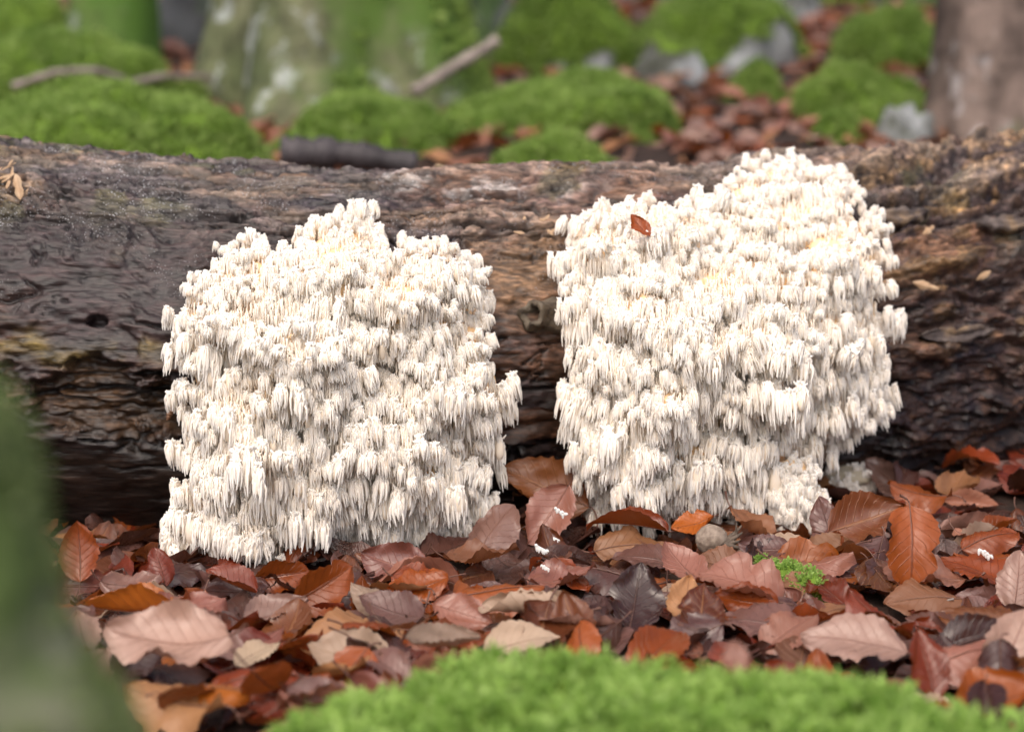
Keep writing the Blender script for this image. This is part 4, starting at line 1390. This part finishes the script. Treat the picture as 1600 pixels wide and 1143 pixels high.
# near moss-covered stone
def near_stone():
    root = link('mossy_stone', None)
    tag(root, 'bright green moss covering a low stone in front of the leaf litter', 'stone')
    prof = [(180, 1175), (330, 1150), (470, 1100), (560, 1060), (700, 1034), (850, 1008), (1000, 1000), (1150, 1000), (1300, 1008), (1420, 1030), (1500, 1058), (1590, 1105), (1680, 1150)]
    pxs = np.array([a for a, b in prof], float); pys = np.array([b for a, b in prof], float)
    n = 120; m = 44
    u = np.linspace(180, 1680, n)
    Yc = -0.67
    crest = at(u, np.interp(u, pxs, pys) + 108, Yc)
    X = crest[:, 0]; Zt = crest[:, 2]
    vv = np.linspace(-1, 1, m)
    Vv = np.zeros((n, m, 3))
    hump = np.sqrt(np.clip(1 - np.abs(vv) ** 2.3, 0, 1))
    Yg = Yc - 0.02 + vv[None, :] * 0.17 * (0.55 + 0.45 * np.sin(np.linspace(0.1, 3.04, n)))[:, None]
    Vv[..., 0] = X[:, None] + 0 * vv
    Vv[..., 1] = Yg
    Vv[..., 2] = -0.03 + (Zt[:, None] + 0.03) * (hump[None] ** 0.8)
    Vv += (0.012 * fbm(Vv * 26, 3, 71) + 0.005 * fbm(Vv * 9, 2, 72))[..., None] * np.array([0, 0, 1.0]) * hump[None, :, None]
    F = grid_faces(n, m)
    link('stone', new_mesh('stone', Vv - np.array([0, 0, 0.004]), F, M_stone), root)
    link('moss_pad', new_mesh('moss_pad', Vv, F, M_moss_base), root)
    p, nn = sample_dome(Vv, F, 9000, 5)
    nn = nn * np.sign(nn[:, 2:3] + 1e-9)
    dens = fbm(p * 48, 2, 73)
    p = p + nn * (0.010 * dens)[:, None]
    v, f = blades_on(p, nn, 10, 0.0100, 0.0027, 6, spread=0.8, up=0.5)
    o = link('moss', new_mesh('moss', v, f, M_moss_near, smooth=False), root)
    o['kind'] = 'stuff'


near_stone()


def moss_tuft():
    root = link('moss_tuft', None)
    tag(root, 'small bright green moss tuft between the pink leaves', 'moss')
    for i, (px, py, hw, hh) in enumerate(((1222, 898, .020, .016), (1260, 912, .018, .014), (1190, 884, .012, .012))):
        c = at_z(px, py, 0.022)
        c[2] = 0.008
        V, F = dome(c, hw, hw * 1.0, hh + 0.008, 60 + i, na=28, nb=12)
        link('moss_pad', new_mesh('moss_pad', V, F[:, ::-1], M_moss_base), root)
        p, n = sample_dome(V, F, 420, i)
        n = n * np.sign(((p - c) * n).sum(1))[:, None]
        v, f = blades_on(p, n, 7, 0.0036, 0.0014, 50 + i)
        o = link('moss', new_mesh('moss', v, f, M_moss_near, smooth=False), root)
        o['kind'] = 'stuff'


moss_tuft()


def near_stump():
    root = link('mossy_stump', None)
    tag(root, 'moss-grown stump rising beside the left end of the leaf litter', 'stump')
    d = 0.56
    Y = d + CAM[1]
    cx = at(-190, 700, Y)[0]
    zs, rs = [], []
    for px, py in ((-190, 545), (-110, 552), (-50, 566), (0, 592), (28, 625), (52, 690), (72, 770), (86, 850), (104, 930), (128, 1010), (172, 1090), (225, 1160)):
        q = at(px, py, Y); zs.append(q[2]); rs.append(max(q[0] - cx - 0.0065, 0.0005))
    for z, r in ((0.22, .082), (.15, .105), (.08, .13), (.02, .17), (-.03, .2)):
        zs.append(z); rs.append(r)
    na = 64
    a = np.linspace(0, 2 * np.pi, na, endpoint=False)
    zz = np.array(zs); rr = np.array(rs)
    tt = np.linspace(0, 1, 90)
    z2 = np.interp(tt, np.linspace(0, 1, len(zz)), zz); r2 = np.interp(tt, np.linspace(0, 1, len(rr)), rr)
    A, Z = np.meshgrid(a, z2, indexing='ij')
    Rr = np.broadcast_to(r2, A.shape)
    V = xyz(cx + Rr * np.cos(A), Y + Rr * np.sin(A), Z)
    V = V + (0.003 * fbm(V * 40, 3, 81))[..., None] * xyz(np.cos(A), np.sin(A), 0 * A)
    F = grid_faces(na, 90, wrap_n=True)
    m = simple_mat('stump_wood', (0.12, 0.13, 0.075), (0.27, 0.27, 0.19), 40, 0.85, 0.6, 0.004, extra=((0.10, 0.15, 0.04), 18, 0.45, 0.6))
    link('wood', new_mesh('wood', V, F, m), root)
    p, n = sample_dome(V, F, 30000, 8)
    out = p - np.array([cx, Y, 0]); out[:, 2] = 0.0
    n = n * np.sign((out * n).sum(1))[:, None]
    keep = (fbm(p * 30, 3, 83) + 6 * (0.345 - p[:, 2]) > -0.25) & (p[:, 2] > 0.12)
    v, f = blades_on(p[keep], n[keep], 4, 0.0045, 0.0016, 9)
    o = link('moss', new_mesh('moss', v, f, M_moss_dull, smooth=False), root)
    o['kind'] = 'stuff'


near_stump()


# ------------------------------------------------------------------ tree trunks behind
def tree(px, d, wpx, flare, mat, label, seed, height=4.5, lean=0.0, nroots=5, moss=False):
    Y = d + CAM[1]
    base = at(px, 120, Y)
    x0 = base[0]
    gz = float(ground(x0, Y))
    r0 = wpx / 2 * d / FPX
    na, nz = 72, 80
    a = np.linspace(0, 2 * np.pi, na, endpoint=False)
    zz = np.concatenate([np.linspace(-0.12, 0.9, 55), np.linspace(0.95, height, 25)])
    A, Z = np.meshgrid(a, zz, indexing='ij')
    h = np.maximum(Z, 0)
    fl = flare * np.exp(-h / 0.22) * (0.55 + 0.45 * np.cos(nroots * A + seed)) + flare * .35 * np.exp(-h / 0.5)
    rad = r0 * (1 - 0.06 * h) * (1 + fl)
    V0 = xyz(np.cos(A), np.sin(A), Z * 1.2)
    rad = rad * (1 + 0.05 * fbm(V0 * 1.4 + seed, 3, seed) + 0.02 * fbm(V0 * 7 + seed, 3, seed + 3))
    V = xyz(x0 + lean * h + rad * np.cos(A), Y + rad * np.sin(A), gz + Z)
    root = link('tree', None)
    tag(root, label, 'tree')
    F = grid_faces(na, nz, wrap_n=True)
    link('trunk', new_mesh('trunk', V, F, mat), root)
    if moss:
        p, n = sample_dome(V[:, :60], grid_faces(na, 60, wrap_n=True), 9000, seed)
        out = p - np.array([x0, Y, 0]); out[:, 2] = 0
        n = n * np.sign((out * n).sum(1))[:, None]
        keep = (n[:, 0] + 0.5 * fbm(p * 5, 3, 3) > moss)
        v, f = blades_on(p[keep], n[keep], 3, 0.02, 0.008, seed)
        o = link('moss', new_mesh('moss', v, f, M_moss, smooth=False), root)
        o['kind'] = 'stuff'
    return root


tree(535, 4.25, 300, 0.62, M_beech, 'large grey-green tree trunk with pale lichen behind the log', 3, moss=0.42)
tree(182, 5.2, 122, 0.15, M_bark_green, 'thin green mossy trunk at left behind the boulders', 5, nroots=4)
tree(1560, 3.75, 175, 0.30, M_bark_brown, 'brown-grey trunk at right behind the log', 8, nroots=4)


# ------------------------------------------------------------------ sticks and small things
def stick(pts, r0, r1, mat, label, cat='stick', sides=9, wob=0.12, name='dead_stick'):
    P = np.array(pts, float)
    n = 26
    t = np.linspace(0, 1, n)
    ks = np.linspace(0, 1, len(P))
    path = np.stack([np.interp(t, ks, P[:, i]) for i in range(3)], 1)
    for _ in range(3):
        path[1:-1] = (path[:-2] + path[1:-1] * 2 + path[2:]) / 4
    rad = (r0 + (r1 - r0) * t) * (1 + wob * rng.normal(size=n))
    path = np.concatenate([path[:1] , path, path[-1:]]); rad = np.concatenate([[rad[0] * .05], rad, [rad[-1] * .05]])
    path[0] += (path[1] - path[2]) * .2; path[-1] += (path[-2] - path[-3]) * .2
    v, f = tubes(path[None], rad[None], sides)
    return tag(link(name, new_mesh(name, v, f, mat), None), label, cat)


def A(px, py, d): return at(px, py, d + CAM[1])


stick([A(648, 142, 3.95), A(700, 110, 4.0), A(776, 64, 4.05)], 0.012, 0.011, M_twig_grey, 'grey broken branch sticking up right of the large trunk', 'branch')
stick([A(20, 135, 3.75), A(90, 112, 3.75), A(150, 110, 3.8), A(195, 124, 3.85)], 0.007, 0.007, M_twig_grey, 'arched grey stick lying between the two left boulders')
stick([A(195, 132, 3.9), A(262, 118, 4.0), A(330, 122, 4.1)], 0.008, 0.006, M_twig_grey, 'grey stick lying left of the large trunk')
stick([A(440, 238, 2.75), A(540, 240, 2.75), A(650, 258, 2.75)], 0.022, 0.016, M_dark_wood, 'dark rotten branch lying right behind the log', 'branch')
stick([A(225, 888, 1.66), A(300, 918, 1.60), A(395, 952, 1.55)], 0.0075, 0.0085, M_twig, 'glossy brown twig lying below the left corner of the square fungus', 'twig', wob=0.04)
stick([A(1055, 935, 1.55), A(1020, 925, 1.56), A(990, 900, 1.57)], 0.0016, 0.0012, M_stalk, 'thin dark twig arching over the blackish hollow leaf', 'twig', wob=0.05)
stick([A(1135, 935, 1.53), A(1170, 952, 1.52), A(1215, 958, 1.51)], 0.0014, 0.0010, M_stalk, 'thin dark twig by the broad spotted pink leaf', 'twig', wob=0.05)
stick([A(1425, 940, 1.52), A(1450, 945, 1.51), A(1490, 935, 1.51)], 0.0011, 0.0008, M_twig_grey, 'fine pale twig on the golden tan leaf', 'twig', wob=0.05)


def snail():
    root = link('snail_shell', None, mw=Matrix.Translation(Vector(at(277, 620, 0.015))) @ Euler((R_(10), R_(205), 0)).to_matrix().to_4x4())
    tag(root, 'tiny brown spindle snail shell on the log by the square fungus', 'snail')
    turns, n, m = 8, 260, 10
    t = np.linspace(0, 1, n)
    zz = 0.022 * t
    R = 0.0036 * np.sin(np.pi * np.clip(0.28 + 0.72 * t, 0, 1)) ** 0.8
    ang = 2 * np.pi * turns * t
    c = xyz(R * .55 * np.cos(ang), R * .55 * np.sin(ang), zz)
    v, f = tubes(c[None], (0.0003 + R * 0.55)[None], m)
    mm = simple_mat('snail_shell', (0.13, 0.06, 0.03), (0.30, 0.17, 0.10), 300, 0.35, 0.3, 0.0005)
    link('shell', new_mesh('shell', v, f, mm), root)


snail()


def husk():
    c = at_z(1112, 842, 0.034)
    root = link('beech_husk', None, loc=c)
    tag(root, 'greyish empty nut husk at the foot of the taller fungus', 'nut husk')
    m = simple_mat('husk', (0.16, 0.115, 0.085), (0.36, 0.29, 0.23), 160, 0.7, 0.8, 0.002)
    V, F = dome(np.zeros(3), 0.013, 0.011, 0.012, 91, 0.1, 28, 14, deep=0.9)
    link('cup', new_mesh('cup', V, F[:, ::-1], m), root)
    md = simple_mat('husk_lobe', (0.04, 0.03, 0.022), (0.15, 0.11, 0.08), 160, 0.7, 0.8, 0.002)
    for i in range(4):
        a = -0.5 + i * 0.42
        t = np.linspace(0, 1, 8)
        path = xyz(0.009 + 0.016 * t, -0.004 + 0.006 * (i - 1.5) * t, -0.002 + 0.012 * np.sin(a) * t + 0.004 * t * t)
        v, f = tubes(path[None], (0.0036 * (1 - t * .8))[None], 7)
        link('lobe', new_mesh('lobe', v, f, md), root)
    t = np.linspace(0, 1, 6)
    v, f = tubes(xyz(0.02 + 0.0 * t, 0 * t, 0.002 + 0.012 * t)[None], (0.0013 - 0.0006 * t)[None], 6)
    link('stalk', new_mesh('stalk', v, f, md), root)


husk()

M_white = fungus_mat('fungus_crumb', (0.85, 0.84, 0.8), (0.8, 0.76, 0.68), 0.1)


def crumb(px, py, z, size, label, seed):
    g = np.random.default_rng(seed)
    c = at_z(px, py, z)
    n = 9
    a = g.normal(-0.6, 1.6, n)
    t = np.linspace(0, 1, 4)
    P = np.array([[[size * (k / n - .5) + size * .55 * q * math.cos(a[k]) * .4, -0.001 * q, -size * .5 * q * abs(math.sin(a[k])) + size * .35 - size * .55 * k / n] for q in t] for k in range(n)])
    v, f = tubes(P, np.tile(size * 0.13 * np.array([1, 1.1, .9, .4]), (n, 1)), 5)
    bx = tubes(np.array([[[-size * .55, 0, size * .38], [0, -.0004, 0.05 * size], [size * .5, 0, -size * .22]]]), np.array([[.05, .09, .04]]) * size, 6)
    V = np.concatenate([v, bx[0]]); F = np.concatenate([f, bx[1] + len(v)])
    tag(link('fungus_crumb', new_mesh('fungus_crumb', V, F, M_white, attrs={'tip': np.ones(len(V))}), None, loc=c), label, 'fungus crumb')


crumb(876, 800, 0.050, 0.010, 'feathery white fungus crumb on the leaning pinkish brown leaf', 1)
crumb(870, 842, 0.036, 0.005, 'tiny white crumb near the lower edge of the leaning pinkish brown leaf', 4)
crumb(846, 857, 0.034, 0.010, 'white fungus crumb fallen below the leaning pinkish brown leaf', 2)
crumb(853, 886, 0.036, 0.006, 'small white crumb on the torn shiny pink leaf', 3)
crumb(1540, 864, 0.040, 0.010, 'white fungus crumb beside the narrow orange leaf', 5)

# leaf scrap caught on the taller fungus
sp = FR.surf(np.array([995.0]), np.array([352.0]))[0]
put_leaf((sp[0], sp[1] - 0.036, sp[2] + 0.003), 26, 55, 125, 10, 'cup', 2, 'orange', 'small brown leaf scrap caught on the top of the taller fungus')
# leaf tip standing in the near moss
q = at(1150, 1030, -0.63)
put_leaf((q[0], q[1], q[2]), 22, 60, 95, 0, 'cup', 1, 'pink', 'small blurred pink leaf stuck in the bright front moss')
